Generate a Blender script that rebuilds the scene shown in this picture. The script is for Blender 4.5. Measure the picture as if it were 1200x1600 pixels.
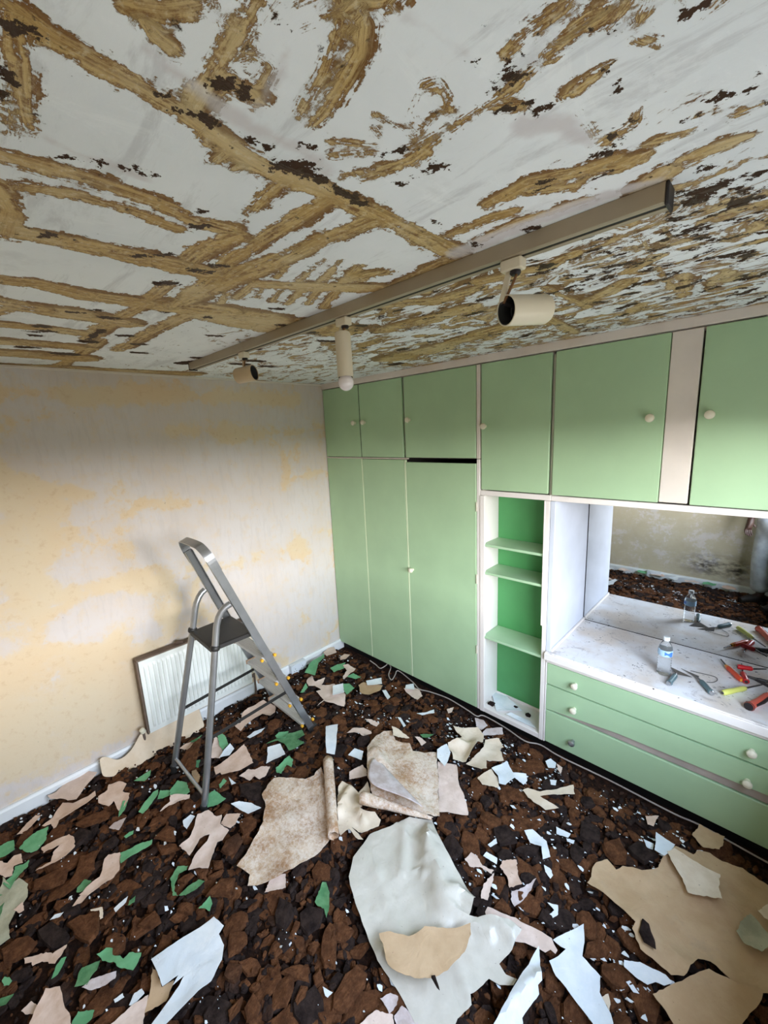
import bpy, bmesh, math, random
import numpy as np
from mathutils import Vector, Matrix, noise

S = bpy.context.scene
for o in list(bpy.data.objects):
    bpy.data.objects.remove(o)
COL = S.collection

# ------------------------------------------------------------------ camera
cam_data = bpy.data.cameras.new('camera')
cam = bpy.data.objects.new('camera', cam_data)
COL.objects.link(cam)
cam_data.sensor_fit = 'VERTICAL'
cam_data.sensor_height = 36.0
cam_data.lens = 638.08 / 1600 * 36.0
cam_data.clip_start = 0.02
CAM = Vector((2.8264, -2.2155, 1.9862))
yaw, pitch, roll = math.radians(134.315), math.radians(-11.043), math.radians(-2.622)
FWD = Vector((math.cos(pitch) * math.cos(yaw), math.cos(pitch) * math.sin(yaw), math.sin(pitch)))
r0 = FWD.cross(Vector((0, 0, 1))).normalized()
u0 = r0.cross(FWD)
RIGHT = math.cos(roll) * r0 + math.sin(roll) * u0
UP = -math.sin(roll) * r0 + math.cos(roll) * u0
m = Matrix((RIGHT, UP, -FWD)).transposed().to_4x4()
m.translation = CAM
cam.matrix_world = m
S.camera = cam

# ------------------------------------------------------------------ sky, window light, exposure
W = bpy.data.worlds.new('daylight')
S.world = W
W.use_nodes = True
wn, wl = W.node_tree.nodes, W.node_tree.links
wn.clear()
w_out = wn.new('ShaderNodeOutputWorld')
w_bg = wn.new('ShaderNodeBackground')
w_tc = wn.new('ShaderNodeTexCoord')
w_sep = wn.new('ShaderNodeSeparateXYZ')
w_ramp = wn.new('ShaderNodeValToRGB')
w_map = wn.new('ShaderNodeMapRange')
w_map.inputs[1].default_value = -1
w_map.inputs[2].default_value = 1
wl.new(w_tc.outputs['Generated'], w_sep.inputs[0])
wl.new(w_sep.outputs[2], w_map.inputs[0])
wl.new(w_map.outputs[0], w_ramp.inputs[0])
wl.new(w_ramp.outputs[0], w_bg.inputs[0])
wl.new(w_bg.outputs[0], w_out.inputs[0])
cr = w_ramp.color_ramp
cr.elements[0].position = 0.0
cr.elements[0].color = (0.085, 0.088, 0.082, 1)      # sunlit ground below the horizon
cr.elements[1].position = 1.0
cr.elements[1].color = (0.70, 0.90, 1.22, 1)       # overcast blue sky
e = cr.elements.new(0.30); e.color = (0.135, 0.134, 0.12, 1)
e = cr.elements.new(0.44); e.color = (0.115, 0.106, 0.085, 1)
e = cr.elements.new(0.495); e.color = (0.085, 0.076, 0.058, 1)
e = cr.elements.new(0.51); e.color = (2.15, 2.10, 2.02, 1)
e = cr.elements.new(0.55); e.color = (2.0, 2.02, 2.02, 1)
e = cr.elements.new(0.61); e.color = (1.26, 1.36, 1.48, 1)
e = cr.elements.new(0.72); e.color = (0.95, 1.12, 1.36, 1)
w_bg.inputs[1].default_value = 9.0

WX, WY0, WY1, WZ0, WZ1 = 3.16, -2.30, -0.30, 0.86, 2.05   # window opening in the right wall
pl = bpy.data.lights.new('window_portal', 'AREA')
pl.shape = 'RECTANGLE'
pl.size, pl.size_y = WZ1 - WZ0, WY1 - WY0
pl.cycles.is_portal = True
po = bpy.data.objects.new('window_portal', pl)
COL.objects.link(po)
po.location = (WX + 0.20, (WY0 + WY1) / 2, (WZ0 + WZ1) / 2)
po.rotation_euler = (0, math.radians(90), 0)

S.view_settings.view_transform = 'Standard'
S.view_settings.look = 'None'
S.view_settings.gamma = 1.0
S.view_settings.use_curve_mapping = False
S.view_settings.exposure = 0.92
S.cycles.max_bounces = 12
S.cycles.diffuse_bounces = 7
S.cycles.caustics_reflective = False
S.cycles.caustics_refractive = False

# ------------------------------------------------------------------ materials
def rgb(r, g, b):
    f = lambda c: ((c / 255 + 0.055) / 1.055) ** 2.4 if c > 10 else c / 255 / 12.92
    return (f(r), f(g), f(b), 1)

class NT:
    """tiny helper for building node trees"""
    def __init__(s, name, rough=0.6, metal=0.0, spec=0.4):
        s.m = bpy.data.materials.new(name)
        s.m.use_nodes = True
        s.n, s.l = s.m.node_tree.nodes, s.m.node_tree.links
        s.p = s.n['Principled BSDF']
        s.p.inputs['Roughness'].default_value = rough
        s.p.inputs['Metallic'].default_value = metal
        s.p.inputs['Specular IOR Level'].default_value = spec
    def set(s, sock, v):
        if isinstance(v, (int, float, tuple)):
            sock.default_value = v
        else:
            s.l.new(v, sock)
    def math(s, op, a, b=0.0, c=0.0, clamp=False):
        n = s.n.new('ShaderNodeMath'); n.operation = op; n.use_clamp = clamp
        s.set(n.inputs[0], a); s.set(n.inputs[1], b); s.set(n.inputs[2], c)
        return n.outputs[0]
    def pos(s, sx=1, sy=1, sz=1, rot=(0, 0, 0), obj=False):
        g = s.n.new('ShaderNodeTexCoord') if obj else s.n.new('ShaderNodeNewGeometry')
        mp = s.n.new('ShaderNodeMapping'); mp.inputs['Scale'].default_value = (sx, sy, sz); mp.inputs['Rotation'].default_value = rot
        s.l.new(g.outputs['Object'] if obj else g.outputs['Position'], mp.inputs[0])
        return mp.outputs[0]
    def noise(s, vec, scale, detail=4, rough=0.55, dist=0.0):
        n = s.n.new('ShaderNodeTexNoise')
        n.inputs['Scale'].default_value = scale; n.inputs['Detail'].default_value = detail
        n.inputs['Roughness'].default_value = rough; n.inputs['Distortion'].default_value = dist
        s.l.new(vec, n.inputs['Vector'])
        return n.outputs['Fac']
    def step(s, v, lo, hi):
        n = s.n.new('ShaderNodeMapRange'); n.interpolation_type = 'SMOOTHSTEP'
        s.set(n.inputs[0], v); n.inputs[1].default_value = lo; n.inputs[2].default_value = hi
        return n.outputs[0]
    def mix(s, f, a, b, kind='MIX'):
        n = s.n.new('ShaderNodeMix'); n.data_type = 'RGBA'; n.blend_type = kind
        s.set(n.inputs[0], f); s.set(n.inputs[6], a); s.set(n.inputs[7], b)
        return n.outputs[2]
    def attr(s, name):
        n = s.n.new('ShaderNodeAttribute'); n.attribute_name = name
        return n.outputs['Fac']
    def color(s, v):
        s.set(s.p.inputs['Base Color'], v)
    def bump(s, h, strength=0.3, dist=0.01):
        b = s.n.new('ShaderNodeBump'); b.inputs['Strength'].default_value = strength; b.inputs['Distance'].default_value = dist
        s.l.new(h, b.inputs['Height']); s.l.new(b.outputs[0], s.p.inputs['Normal'])

def simple(name, col, rough=0.5, metal=0.0, var=0.12, scale=6, bump=0.0, bscale=60, spec=0.4, dirt=None, dirt_amt=0.62):
    t = NT(name, rough, metal, spec)
    v = t.pos(obj=True)
    n = t.noise(v, scale, 5)
    dark = tuple(c * (1 - var * 2) for c in col[:3]) + (1,)
    c = t.mix(t.step(n, 0.25, 0.75), dark, col)
    if dirt:
        d = t.noise(t.pos(), 17, 6, 0.7)
        c = t.mix(t.math('MULTIPLY', t.step(d, dirt_amt, dirt_amt + 0.08), 0.75), c, dirt)
    t.color(c)
    if bump:
        t.bump(t.noise(v, bscale, 4), bump, 0.004)
    return t.m

M = {}
M['door'] = simple('green_door_paint', rgb(172, 203, 164), 0.38, var=0.05, scale=3, bump=0.05, bscale=40, dirt=rgb(140, 180, 145), dirt_amt=0.72)
M['door_edge'] = simple('pale_green_shelf_paint', rgb(172, 205, 168), 0.4, var=0.05, dirt=rgb(150, 140, 110), dirt_amt=0.68)
M['strip_paint'] = simple('pale_cream_green_edge', rgb(206, 222, 186), 0.4, var=0.04)
M['niche_green'] = simple('dark_green_back_panel', rgb(84, 156, 96), 0.45, var=0.04)
M['white'] = simple('white_gloss_paint', rgb(236, 230, 226), 0.4, var=0.04, scale=4, dirt=rgb(190, 180, 170), dirt_amt=0.74)
M['frieze'] = simple('off_white_trim_paint', rgb(224, 215, 206), 0.45, var=0.05)
M['panel_blue'] = simple('bluish_white_panel_paint', rgb(206, 213, 228), 0.4, var=0.05, dirt=rgb(130, 136, 152), dirt_amt=0.70)
M['knob'] = simple('cream_knob', rgb(232, 226, 205), 0.3, var=0.04)
M['black'] = simple('black_plinth_paint', rgb(16, 14, 14), 0.6, var=0.2)
M['dark'] = simple('near_black_fill', rgb(25, 20, 17), 0.9, var=0.2)
M['brass'] = simple('painted_hinge', rgb(205, 200, 180), 0.4)
M['alu'] = simple('worn_aluminium', rgb(176, 178, 182), 0.30, 0.8, var=0.10, scale=9, bump=0.05)
M['alu_tread'] = simple('ribbed_aluminium_tread', rgb(206, 204, 202), 0.5, 0.25, var=0.06)
M['ladder_black'] = simple('black_ladder_plastic', rgb(44, 42, 41), 0.5, var=0.2, dirt=rgb(120, 112, 104), dirt_amt=0.72)
M['yellow'] = simple('yellow_ladder_plug', rgb(240, 178, 50), 0.4)
M['tan_cap'] = simple('tan_tread_cap', rgb(190, 156, 130), 0.5)
M['radiator'] = simple('white_radiator_enamel', rgb(240, 243, 240), 0.35, var=0.03, dirt=rgb(200, 195, 185), dirt_amt=0.75)
M['dull_brown'] = simple('radiator_brown', rgb(124, 106, 94), 0.8, var=0.25)
M['valve'] = simple('cream_valve_plastic', rgb(236, 228, 205), 0.4)
M['track'] = simple('taupe_track', rgb(168, 154, 132), 0.45, 0.1, var=0.06)
M['track_dark'] = simple('track_slot', rgb(18, 15, 12), 0.6)
M['lamp_cream'] = simple('cream_lamp_enamel', rgb(222, 212, 190), 0.35, var=0.04, bump=0.0)
M['lamp_tan'] = simple('yellowed_lamp_enamel', rgb(196, 172, 138), 0.4, var=0.08)
M['lamp_inside'] = simple('dark_grey_lamp_lining', rgb(62, 62, 62), 0.5)
M['wire_brown'] = simple('brown_flex', rgb(120, 82, 48), 0.5)
M['bulb'] = simple('milky_bulb_glass', rgb(235, 228, 232), 0.15, var=0.02, spec=0.6)
M['cable'] = simple('dirty_white_cable', rgb(176, 166, 158), 0.5)
M['socket'] = simple('white_socket_plastic', rgb(222, 228, 236), 0.35, var=0.03)
M['steel'] = simple('tool_steel', rgb(120, 118, 118), 0.35, 0.8, var=0.2, scale=30)
M['teal'] = simple('teal_handle_rubber', rgb(84, 110, 116), 0.35)
M['red'] = simple('red_handle_plastic', rgb(190, 32, 38), 0.3)
M['orange'] = simple('orange_red_handle', rgb(206, 70, 36), 0.35)
M['salmon'] = simple('salmon_grip_rubber', rgb(206, 92, 74), 0.4)
M['amber'] = simple('amber_plastic', rgb(228, 160, 60), 0.3)
M['lime'] = simple('yellow_green_handle', rgb(222, 226, 120), 0.3)
M['grip_black'] = simple('black_grip', rgb(38, 32, 34), 0.45)
M['label_blue'] = simple('blue_bottle_label', rgb(70, 120, 205), 0.4)
M['label_light'] = simple('pale_blue_bottle_label', rgb(170, 205, 232), 0.4)
M['cap'] = simple('white_bottle_cap', rgb(225, 232, 235), 0.3)
M['skin'] = simple('brown_skin', rgb(60, 38, 30), 0.5, var=0.08)
M['jacket'] = simple('black_jacket_cloth', rgb(26, 28, 30), 0.75, bump=0.3, bscale=30)
M['trousers'] = simple('grey_plastic_overtrousers', rgb(196, 202, 210), 0.25, var=0.22, scale=7, bump=0.9, bscale=13, spec=0.8)
M['hair'] = simple('black_hair', rgb(18, 15, 13), 0.6)
M['eye'] = simple('eye_white', rgb(225, 222, 215), 0.2)
M['phone'] = simple('black_phone_glass', rgb(20, 20, 22), 0.15)
M['boot'] = simple('dark_boot_leather', rgb(40, 34, 30), 0.6)
M['frame_white'] = simple('white_window_frame', rgb(235, 235, 235), 0.35)

def water_mat():
    t = NT('clear_plastic_bottle', 0.06, 0, 0.5)
    t.p.inputs['Base Color'].default_value = (0.93, 0.97, 1, 1)
    t.p.inputs['Transmission Weight'].default_value = 0.92
    t.p.inputs['IOR'].default_value = 1.18
    return t.m
M['bottle'] = water_mat()
def glass_mat():
    t = NT('window_glass')
    t.n.remove(t.p)
    tr = t.n.new('ShaderNodeBsdfTransparent'); gl = t.n.new('ShaderNodeBsdfGlossy'); gl.inputs['Roughness'].default_value = 0.02
    mx = t.n.new('ShaderNodeMixShader'); mx.inputs[0].default_value = 0.06
    t.l.new(tr.outputs[0], mx.inputs[1]); t.l.new(gl.outputs[0], mx.inputs[2])
    t.l.new(mx.outputs[0], t.n['Material Output'].inputs[0])
    return t.m
M['glass'] = glass_mat()
def mirror_mat():
    t = NT('mirror_silver', 0.015, 1.0)
    t.color(t.mix(t.step(t.noise(t.pos(), 5, 5), 0.35, 0.8), (0.80, 0.81, 0.80, 1), (0.70, 0.71, 0.70, 1)))
    return t.m
M['mirror'] = mirror_mat()

def worktop_mat():
    t = NT('dirty_white_worktop', 0.35)
    v = t.pos()
    c = t.mix(t.step(t.noise(v, 3.0, 5), 0.38, 0.66), rgb(234, 236, 240), rgb(214, 203, 192))
    c = t.mix(t.math('MULTIPLY', t.step(t.noise(v, 7, 7, 0.75, 1.2), 0.54, 0.68), 0.62), c, rgb(146, 138, 138))
    c = t.mix(t.step(t.math('ADD', t.noise(t.pos(1, 1.6, 1), 42, 4, 0.7), t.math('MULTIPLY', t.noise(v, 5, 3), 0.30)), 0.80, 0.83), c, rgb(48, 40, 38))
    t.color(c)
    return t.m
M['worktop'] = worktop_mat()

def paper_mat(name, a, b, scale=14, rough=0.85, mott=0.0, spec=0.2):
    t = NT(name, rough, 0, spec)
    v = t.pos()
    c = t.mix(t.step(t.noise(v, scale, 6, 0.65), 0.36, 0.66), a, b)
    if mott:
        c = t.mix(t.math('MULTIPLY', t.step(t.math('ADD', t.noise(v, 60, 6, 0.85), t.math('MULTIPLY', t.noise(v, 5, 3), 0.4)), 0.56, 0.86), mott), c, rgb(236, 228, 222))
    c = t.mix(t.math('MULTIPLY', t.step(t.noise(v, 60, 3, 0.7), 0.69, 0.73), 0.55), c, rgb(110, 85, 66))
    t.color(c)
    if name.startswith(('cream_white', 'tan_paper')):       # grubby smudges on the old coating
        c = t.mix(t.math('MULTIPLY', t.step(t.noise(v, 4, 6, 0.75), 0.54, 0.7), 0.35), c, rgb(158, 146, 128))
        t.color(c)
    wr = t.noise(v, 11, 4, 0.5, 1.5)
    t.bump(t.math('ADD', t.math('MULTIPLY', wr, 3.0), t.math('MULTIPLY', t.noise(v, 130, 3), 0.25)), 0.32, 0.004)
    return t.m
P = {
 'cork': paper_mat('mottled_tan_paper', rgb(170, 132, 98), rgb(208, 182, 154), 10, mott=0.7),
 'pink': paper_mat('pinkish_beige_paper', rgb(204, 175, 156), rgb(220, 195, 180)),
 'pinkpale': paper_mat('pale_pink_paper', rgb(212, 190, 178), rgb(228, 208, 198)),
 'pinkgrey': paper_mat('greyish_pink_paper', rgb(188, 172, 168), rgb(214, 204, 206)),
 'green': paper_mat('green_painted_paper', rgb(98, 158, 114), rgb(116, 176, 132), 10, 0.6),
 'moss': paper_mat('dull_green_paper', rgb(76, 124, 84), rgb(104, 150, 108), 20, 0.7),
 'moss2': paper_mat('grey_green_paper', rgb(160, 160, 140), rgb(190, 188, 165), 8, 0.7),
 'white': paper_mat('white_paper', rgb(214, 222, 230), rgb(232, 236, 240), 7, 0.6),
 'cream': paper_mat('cream_paper', rgb(214, 196, 174), rgb(230, 216, 198), 6, 0.6),
 'vinyl': paper_mat('cream_white_vinyl_paper', rgb(198, 193, 182), rgb(212, 207, 197), 5, 0.34, spec=0.5),
 'strip': paper_mat('cream_tan_paper', rgb(222, 200, 174), rgb(230, 212, 190), 6),
 'tan': paper_mat('tan_paper', rgb(184, 155, 122), rgb(196, 168, 136), 6),
}

def flake_mat():
    t = NT('crumbled_underlay', 0.95, 0, 0.12)
    v = t.pos()
    vo = t.pos(1, 1, 1, obj=True)
    tone = t.attr('tone')
    n = t.noise(v, 28, 6, 0.7)
    c = t.mix(t.step(n, 0.3, 0.7), rgb(70, 45, 31), rgb(126, 84, 56))
    c = t.mix(t.step(t.noise(t.pos(3, 1, 1), 60, 4, 0.8), 0.35, 0.75), c, rgb(84, 52, 33))
    d = t.mix(t.step(n, 0.3, 0.7), rgb(34, 26, 25), rgb(62, 50, 46))
    t.color(t.mix(t.step(t.math('ADD', tone, t.math('MULTIPLY', t.noise(v, 9, 3), 0.5)), 0.45, 0.85), d, c))
    t.bump(t.math('ADD', t.noise(v, 160, 4, 0.8), t.math('MULTIPLY', t.noise(v, 45, 4), 1.5)), 0.9, 0.006)
    return t.m
M['flake'] = flake_mat()
def floor_mat():
    t = NT('dark_floor_dust', 0.95, 0, 0.1)
    v = t.pos()
    c = t.mix(t.step(t.noise(v, 40, 6, 0.75), 0.35, 0.7), rgb(30, 22, 20), rgb(66, 44, 33))
    t.color(c)
    t.bump(t.noise(v, 90, 5, 0.8), 0.8, 0.01)
    return t.m
M['floor'] = floor_mat()

def ceiling_mat():
    t = NT('ceiling_glue_residue', 0.8, 0, 0.25)
    v = t.pos()
    vs = t.pos(1.0, 6.0, 1)
    base = t.mix(t.step(t.noise(v, 2.2, 5), 0.35, 0.7), rgb(240, 243, 246), rgb(228, 232, 236))
    base = t.mix(t.math('MULTIPLY', t.step(t.noise(v, 8, 6, 0.7), 0.55, 0.75), 0.35), base, rgb(204, 205, 208))
    base = t.mix(t.math('MULTIPLY', t.step(t.noise(t.pos(2, 9, 1, (0, 0, .6)), 1.6, 7, 0.72, 0.5), 0.52, 0.66), 0.45), base, rgb(190, 190, 194))
    base = t.mix(t.math('MULTIPLY', t.step(t.noise(t.pos(6, 2, 1, (0, 0, .3)), 1.7, 7, 0.75, 0.5), 0.56, 0.66), 0.35), base, rgb(250, 252, 254))
    plain = t.step(t.math('ADD', t.attr('plain'), t.math('MULTIPLY', t.math('SUBTRACT', t.noise(v, 14, 4), 0.5), 1.4)), 0.0, 0.5)
    base = t.mix(t.math('MULTIPLY', plain, 0.8), base, rgb(212, 206, 208))
    dens = t.attr('dens')
    # glue smears
    n1 = t.math('SUBTRACT', t.noise(v, 16, 6, 0.62, 0.4), 0.5)
    n2 = t.math('SUBTRACT', t.noise(t.pos(1, 1, 1), 70, 4, 0.7), 0.5)
    streak = t.math('SUBTRACT', t.noise(t.pos(4.5, 7.5, 1, (0, 0, 0.10)), 1.8, 8, 0.72, 0.8), 0.5)
    comb = t.n.new('ShaderNodeCombineXYZ')
    side = t.attr('side')
    t.set(comb.inputs[0], t.math('MULTIPLY', side, 1.5)); t.set(comb.inputs[1], t.math('MULTIPLY', t.attr('along'), 2.6)); t.set(comb.inputs[2], t.math('MULTIPLY', n1, 1.7))
    line = t.noise(comb.outputs[0], 2.4, 4, 0.62)
    patch = t.math('SUBTRACT', t.noise(v, 6.5, 5, 0.6), 0.5)
    g = t.math('ADD', t.math('SUBTRACT', t.attr('glue'), 0.10), t.math('ADD', t.math('MULTIPLY', n1, 2.4), t.math('MULTIPLY', n2, 1.8)))
    g = t.math('ADD', g, t.math('ADD', t.math('MULTIPLY', patch, 3.0), t.math('MULTIPLY', t.math('SUBTRACT', line, 0.5), 1.5)))
    g2 = t.math('SUBTRACT', t.math('ADD', t.math('MULTIPLY', streak, 5.0), t.math('MULTIPLY', dens, 1.15)), 1.10)
    gm = t.step(t.math('MAXIMUM', g, g2), -0.02, 0.16)
    gm = t.math('MULTIPLY', gm, t.math('SUBTRACT', 1.0, t.math('MULTIPLY', plain, 0.75)))
    gcol = t.mix(t.step(line, 0.34, 0.60), rgb(116, 76, 34), rgb(204, 176, 122))
    gcol = t.mix(t.math('MULTIPLY', t.step(t.noise(v, 7, 5), 0.40, 0.62), 0.6), gcol, rgb(184, 148, 88))
    gcol = t.mix(t.math('MULTIPLY', t.step(t.noise(v, 3.6, 5, 0.6), 0.46, 0.66), 0.75), gcol, rgb(214, 194, 152))
    gcol = t.mix(t.math('MULTIPLY', t.step(n2, 0.02, 0.16), 0.5), gcol, rgb(222, 208, 178))
    gcol = t.mix(t.math('MULTIPLY', t.step(t.math('ADD', side, t.math('MULTIPLY', n1, 1.2)), 0.35, 0.85), 0.7), gcol, rgb(104, 64, 26))
    rim = t.math('SUBTRACT', 1.0, t.step(t.math('MAXIMUM', g, g2), 0.10, 0.55))
    gcol = t.mix(t.math('MULTIPLY', rim, 0.8), gcol, rgb(120, 78, 34))
    col = t.mix(gm, base, gcol)
    # near-black residue
    d = t.math('ADD', t.attr('dark'), t.math('ADD', t.math('MULTIPLY', n1, 2.0), t.math('MULTIPLY', n2, 2.6)))
    d2 = t.math('SUBTRACT', t.math('ADD', t.math('MULTIPLY', t.math('SUBTRACT', t.noise(t.pos(7, 9, 1, (0, 0, 0.12)), 2.4, 7, 0.72), 0.5), 5.0), t.math('MULTIPLY', dens, 0.60)), 1.04)
    d3 = t.math('SUBTRACT', t.math('ADD', t.noise(v, 46, 4, 0.65), t.math('MULTIPLY', t.math('MAXIMUM', t.step(t.attr('glue'), -1.15, 0.3), dens), 0.10)), 0.728)
    dm = t.step(t.math('MAXIMUM', t.math('MAXIMUM', d, d2), d3), 0.0, 0.10)
    col = t.mix(dm, col, t.mix(t.noise(v, 50, 3), rgb(38, 26, 20), rgb(78, 52, 34)))
    crk = t.step(t.math('ADD', t.attr('crack'), t.math('MULTIPLY', n2, 0.7)), 0.1, 0.5)
    col = t.mix(t.math('MULTIPLY', crk, 0.7), col, rgb(96, 90, 88))
    t.color(col)
    t.set(t.p.inputs['Roughness'], t.math('SUBTRACT', 0.85, t.math('MULTIPLY', gm, 0.35)))
    t.bump(t.math('ADD', t.math('MULTIPLY', gm, t.math('ADD', 0.6, line)), t.math('ADD', t.math('MULTIPLY', dm, 0.8), t.math('MULTIPLY', n2, 0.25))), 0.5, 0.006)
    return t.m
M['ceiling'] = ceiling_mat()

def wall_mat(name, bias=0.0, attr=True, tint=None):
    t = NT(name, 0.85, 0, 0.2)
    v = t.pos()
    n = t.math('SUBTRACT', t.noise(v, 4.2, 7, 0.62, 0.3), 0.5)
    nf = t.math('SUBTRACT', t.noise(v, 22, 6, 0.7), 0.5)
    plaster = t.mix(t.step(t.noise(v, 2.0, 5), 0.35, 0.65), rgb(212, 205, 204), rgb(210, 199, 193))
    plaster = t.mix(t.math('MULTIPLY', t.step(t.noise(v, 13, 6, 0.7), 0.48, 0.68), 0.6), plaster, rgb(214, 196, 176))
    plaster = t.mix(t.math('MULTIPLY', t.step(t.noise(t.pos(1, 30, 5), 1.0, 6, 0.7), 0.50, 0.62), 0.3), plaster, rgb(196, 188, 186))  # plain brown strip along the panel's top edge
    paper = t.mix(t.step(t.noise(v, 1.6, 4), 0.35, 0.65), rgb(218, 194, 162), rgb(217, 200, 174))  # plain brown strip down the panel's left edge
    if tint: paper = tint
    paper = t.mix(t.math('MULTIPLY', t.step(nf, 0.02, 0.2), 0.4), paper, tint or rgb(196, 166, 132))
    k = t.math('ADD', t.math('ADD', t.math('MULTIPLY', n, 4.4), t.math('MULTIPLY', nf, 2.4)), bias)
    if attr:
        k = t.math('ADD', k, t.math('MULTIPLY', t.attr('keep'), 0.8))
    edge = t.math('ADD', t.math('MULTIPLY', t.step(k, -0.75, 0.8), 0.62), t.math('MULTIPLY', t.step(k, -0.04, 0.14), 0.38))
    c = t.mix(edge, plaster, paper)
    spots = t.step(t.noise(v, 34, 3, 0.6), 0.735, 0.765)
    c = t.mix(t.math('MULTIPLY', spots, 0.6), c, rgb(110, 90, 76))
    if not attr:
        c = t.mix(t.math('MULTIPLY', t.attr('stain'), t.step(t.noise(t.pos(3, 1, 6), 3, 5, 0.7), 0.36, 0.6)), c, rgb(66, 58, 54))
    t.color(c)
    t.bump(t.math('ADD', t.math('MULTIPLY', edge, 0.6), t.noise(v, 60, 5, 0.7)), 0.25, 0.003)
    return t.m
M['wall'] = wall_mat('scraped_wall', -0.2)
M['wall_plain'] = wall_mat('scraped_wall_opposite', 0.35, False, rgb(196, 184, 160))
M['skirting'] = simple('white_skirting_paint', rgb(236, 238, 240), 0.4, var=0.04, dirt=rgb(190, 184, 180), dirt_amt=0.72)

# ------------------------------------------------------------------ mesh helpers
def link(name, me, mat, parent=None, smooth=False):
    if isinstance(mat, (list, tuple)):
        for q in mat: me.materials.append(q)
    elif mat: me.materials.append(mat)
    if smooth: me.shade_smooth()
    o = bpy.data.objects.new(name, me)
    COL.objects.link(o)
    if parent: o.parent = parent
    return o

def mesh(name, vs, fs, mat, parent=None, smooth=False):
    me = bpy.data.meshes.new(name)
    me.from_pydata([tuple(v) for v in vs], [], fs)
    me.update()
    return link(name, me, mat, parent, smooth)

class MB:
    def __init__(s): s.v, s.f = [], []
    def add(s, vs, fs):
        k = len(s.v); s.v += [tuple(v) for v in vs]; s.f += [tuple(i + k for i in f) for f in fs]
    def box(s, a, b, bev=0.002, mtx=None):
        bm = bmesh.new()
        bmesh.ops.create_cube(bm, size=1)
        c = [(a[i] + b[i]) / 2 for i in range(3)]; d = [abs(b[i] - a[i]) for i in range(3)]
        for v in bm.verts: v.co = Vector([c[i] + v.co[i] * d[i] for i in range(3)])
        if bev and min(d) > bev * 2.2:
            bmesh.ops.bevel(bm, geom=bm.edges[:], offset=bev, segments=1, affect='EDGES')
        if mtx: bm.transform(mtx)
        bm.verts.index_update()
        s.add([v.co[:] for v in bm.verts], [[v.index for v in f.verts] for f in bm.faces])
        bm.free(); return s
    def tube(s, pts, r, seg=10, caps=True, sx=1.0, up=None):
        pts = [Vector(p) for p in pts]; n = len(pts)
        rr = r if isinstance(r, (list, tuple)) else [r] * n
        vs, fs = [], []
        ref = Vector(up) if up else None
        pa = None
        for i, p in enumerate(pts):
            d = (pts[min(i + 1, n - 1)] - pts[max(i - 1, 0)]).normalized()
            if ref is not None: a = ref - d * ref.dot(d)
            elif pa is not None: a = pa - d * pa.dot(d)
            else: a = d.orthogonal()
            if a.length < 1e-5: a = d.orthogonal()
            a.normalize(); b = d.cross(a); pa = a
            for k in range(seg):
                t = 2 * math.pi * k / seg
                vs.append(p + rr[i] * (a * math.cos(t) * sx + b * math.sin(t)))
        for i in range(n - 1):
            for k in range(seg):
                k2 = (k + 1) % seg
                fs.append((i * seg + k, i * seg + k2, (i + 1) * seg + k2, (i + 1) * seg + k))
        if caps:
            fs.append(tuple(range(seg))[::-1]); fs.append(tuple((n - 1) * seg + k for k in range(seg)))
        s.add(vs, fs); return s
    def bar(s, p, q, w, h, up=(0, 0, 1), bev=0.0015):
        """rectangular bar from p to q: w across, h along 'up'"""
        p, q = Vector(p), Vector(q); d = (q - p); L = d.length; d.normalize()
        u = Vector(up); u = (u - d * u.dot(d)).normalized(); x = d.cross(u)
        mt = Matrix((x, d, u)).transposed().to_4x4(); mt.translation = p
        return s.box((-w / 2, 0, -h / 2), (w / 2, L, h / 2), bev, mt)
    def lathe(s, prof, o=(0, 0, 0), axis=(0, 0, 1), seg=20):
        ax = Vector(axis).normalized(); a = ax.orthogonal().normalized(); b = ax.cross(a); o = Vector(o)
        vs, fs = [], []
        for r, h in prof:
            for k in range(seg):
                t = 2 * math.pi * k / seg
                vs.append(o + ax * h + (a * math.cos(t) + b * math.sin(t)) * max(r, 1e-5))
        for i in range(len(prof) - 1):
            for k in range(seg):
                k2 = (k + 1) % seg
                fs.append((i * seg + k, i * seg + k2, (i + 1) * seg + k2, (i + 1) * seg + k))
        fs.append(tuple(range(seg))[::-1]); fs.append(tuple((len(prof) - 1) * seg + k for k in range(seg)))
        s.add(vs, fs); return s
    def build(s, name, mat, parent=None, smooth=False):
        o = mesh(name, s.v, s.f, mat, parent)
        if smooth:
            o.data.shade_smooth()
            md = o.modifiers.new('auto', 'EDGE_SPLIT'); md.split_angle = math.radians(38)
        return o

def box(name, a, b, mat, parent=None, bev=0.002):
    return MB().box(a, b, bev).build(name, mat, parent)

def tag(o, label=None, cat=None, group=None, kind=None):
    if label: o['label'] = label
    if cat: o['category'] = cat
    if group: o['group'] = group
    if kind: o['kind'] = kind
    return o

def thing(name, label, cat, loc=(0, 0, 0), group=None):
    """Empty at the thing's base; parts are given in room coordinates and hang under it"""
    o = bpy.data.objects.new(name, None); COL.objects.link(o)
    o.empty_display_size = 0.05
    return tag(o, label, cat, group)

def settle(root, loc):
    """put the Empty at loc while the parts keep their place"""
    root.location = loc
    for c in root.children:
        c.location = c.location - Vector(loc)
def structure(o):
    o['kind'] = 'structure'; return o

def fbm(x, y, z=0.0, o=3):
    s, a, f = 0, 1, 1
    for _ in range(o):
        s += a * noise.noise((x * f, y * f, z)); a *= 0.5; f *= 2.03
    return s

def knob(parent, x, y, z, r=0.019):
    b = MB().lathe([(r * .55, 0), (r * .5, .012), (r * .8, .016), (r, .024), (r * .92, .032), (r * .55, .037), (0.0, .038)], (x, y, z), (0, -1, 0), 18)
    return b.build('knob', M['knob'], parent, True)

H = 2.40
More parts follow.
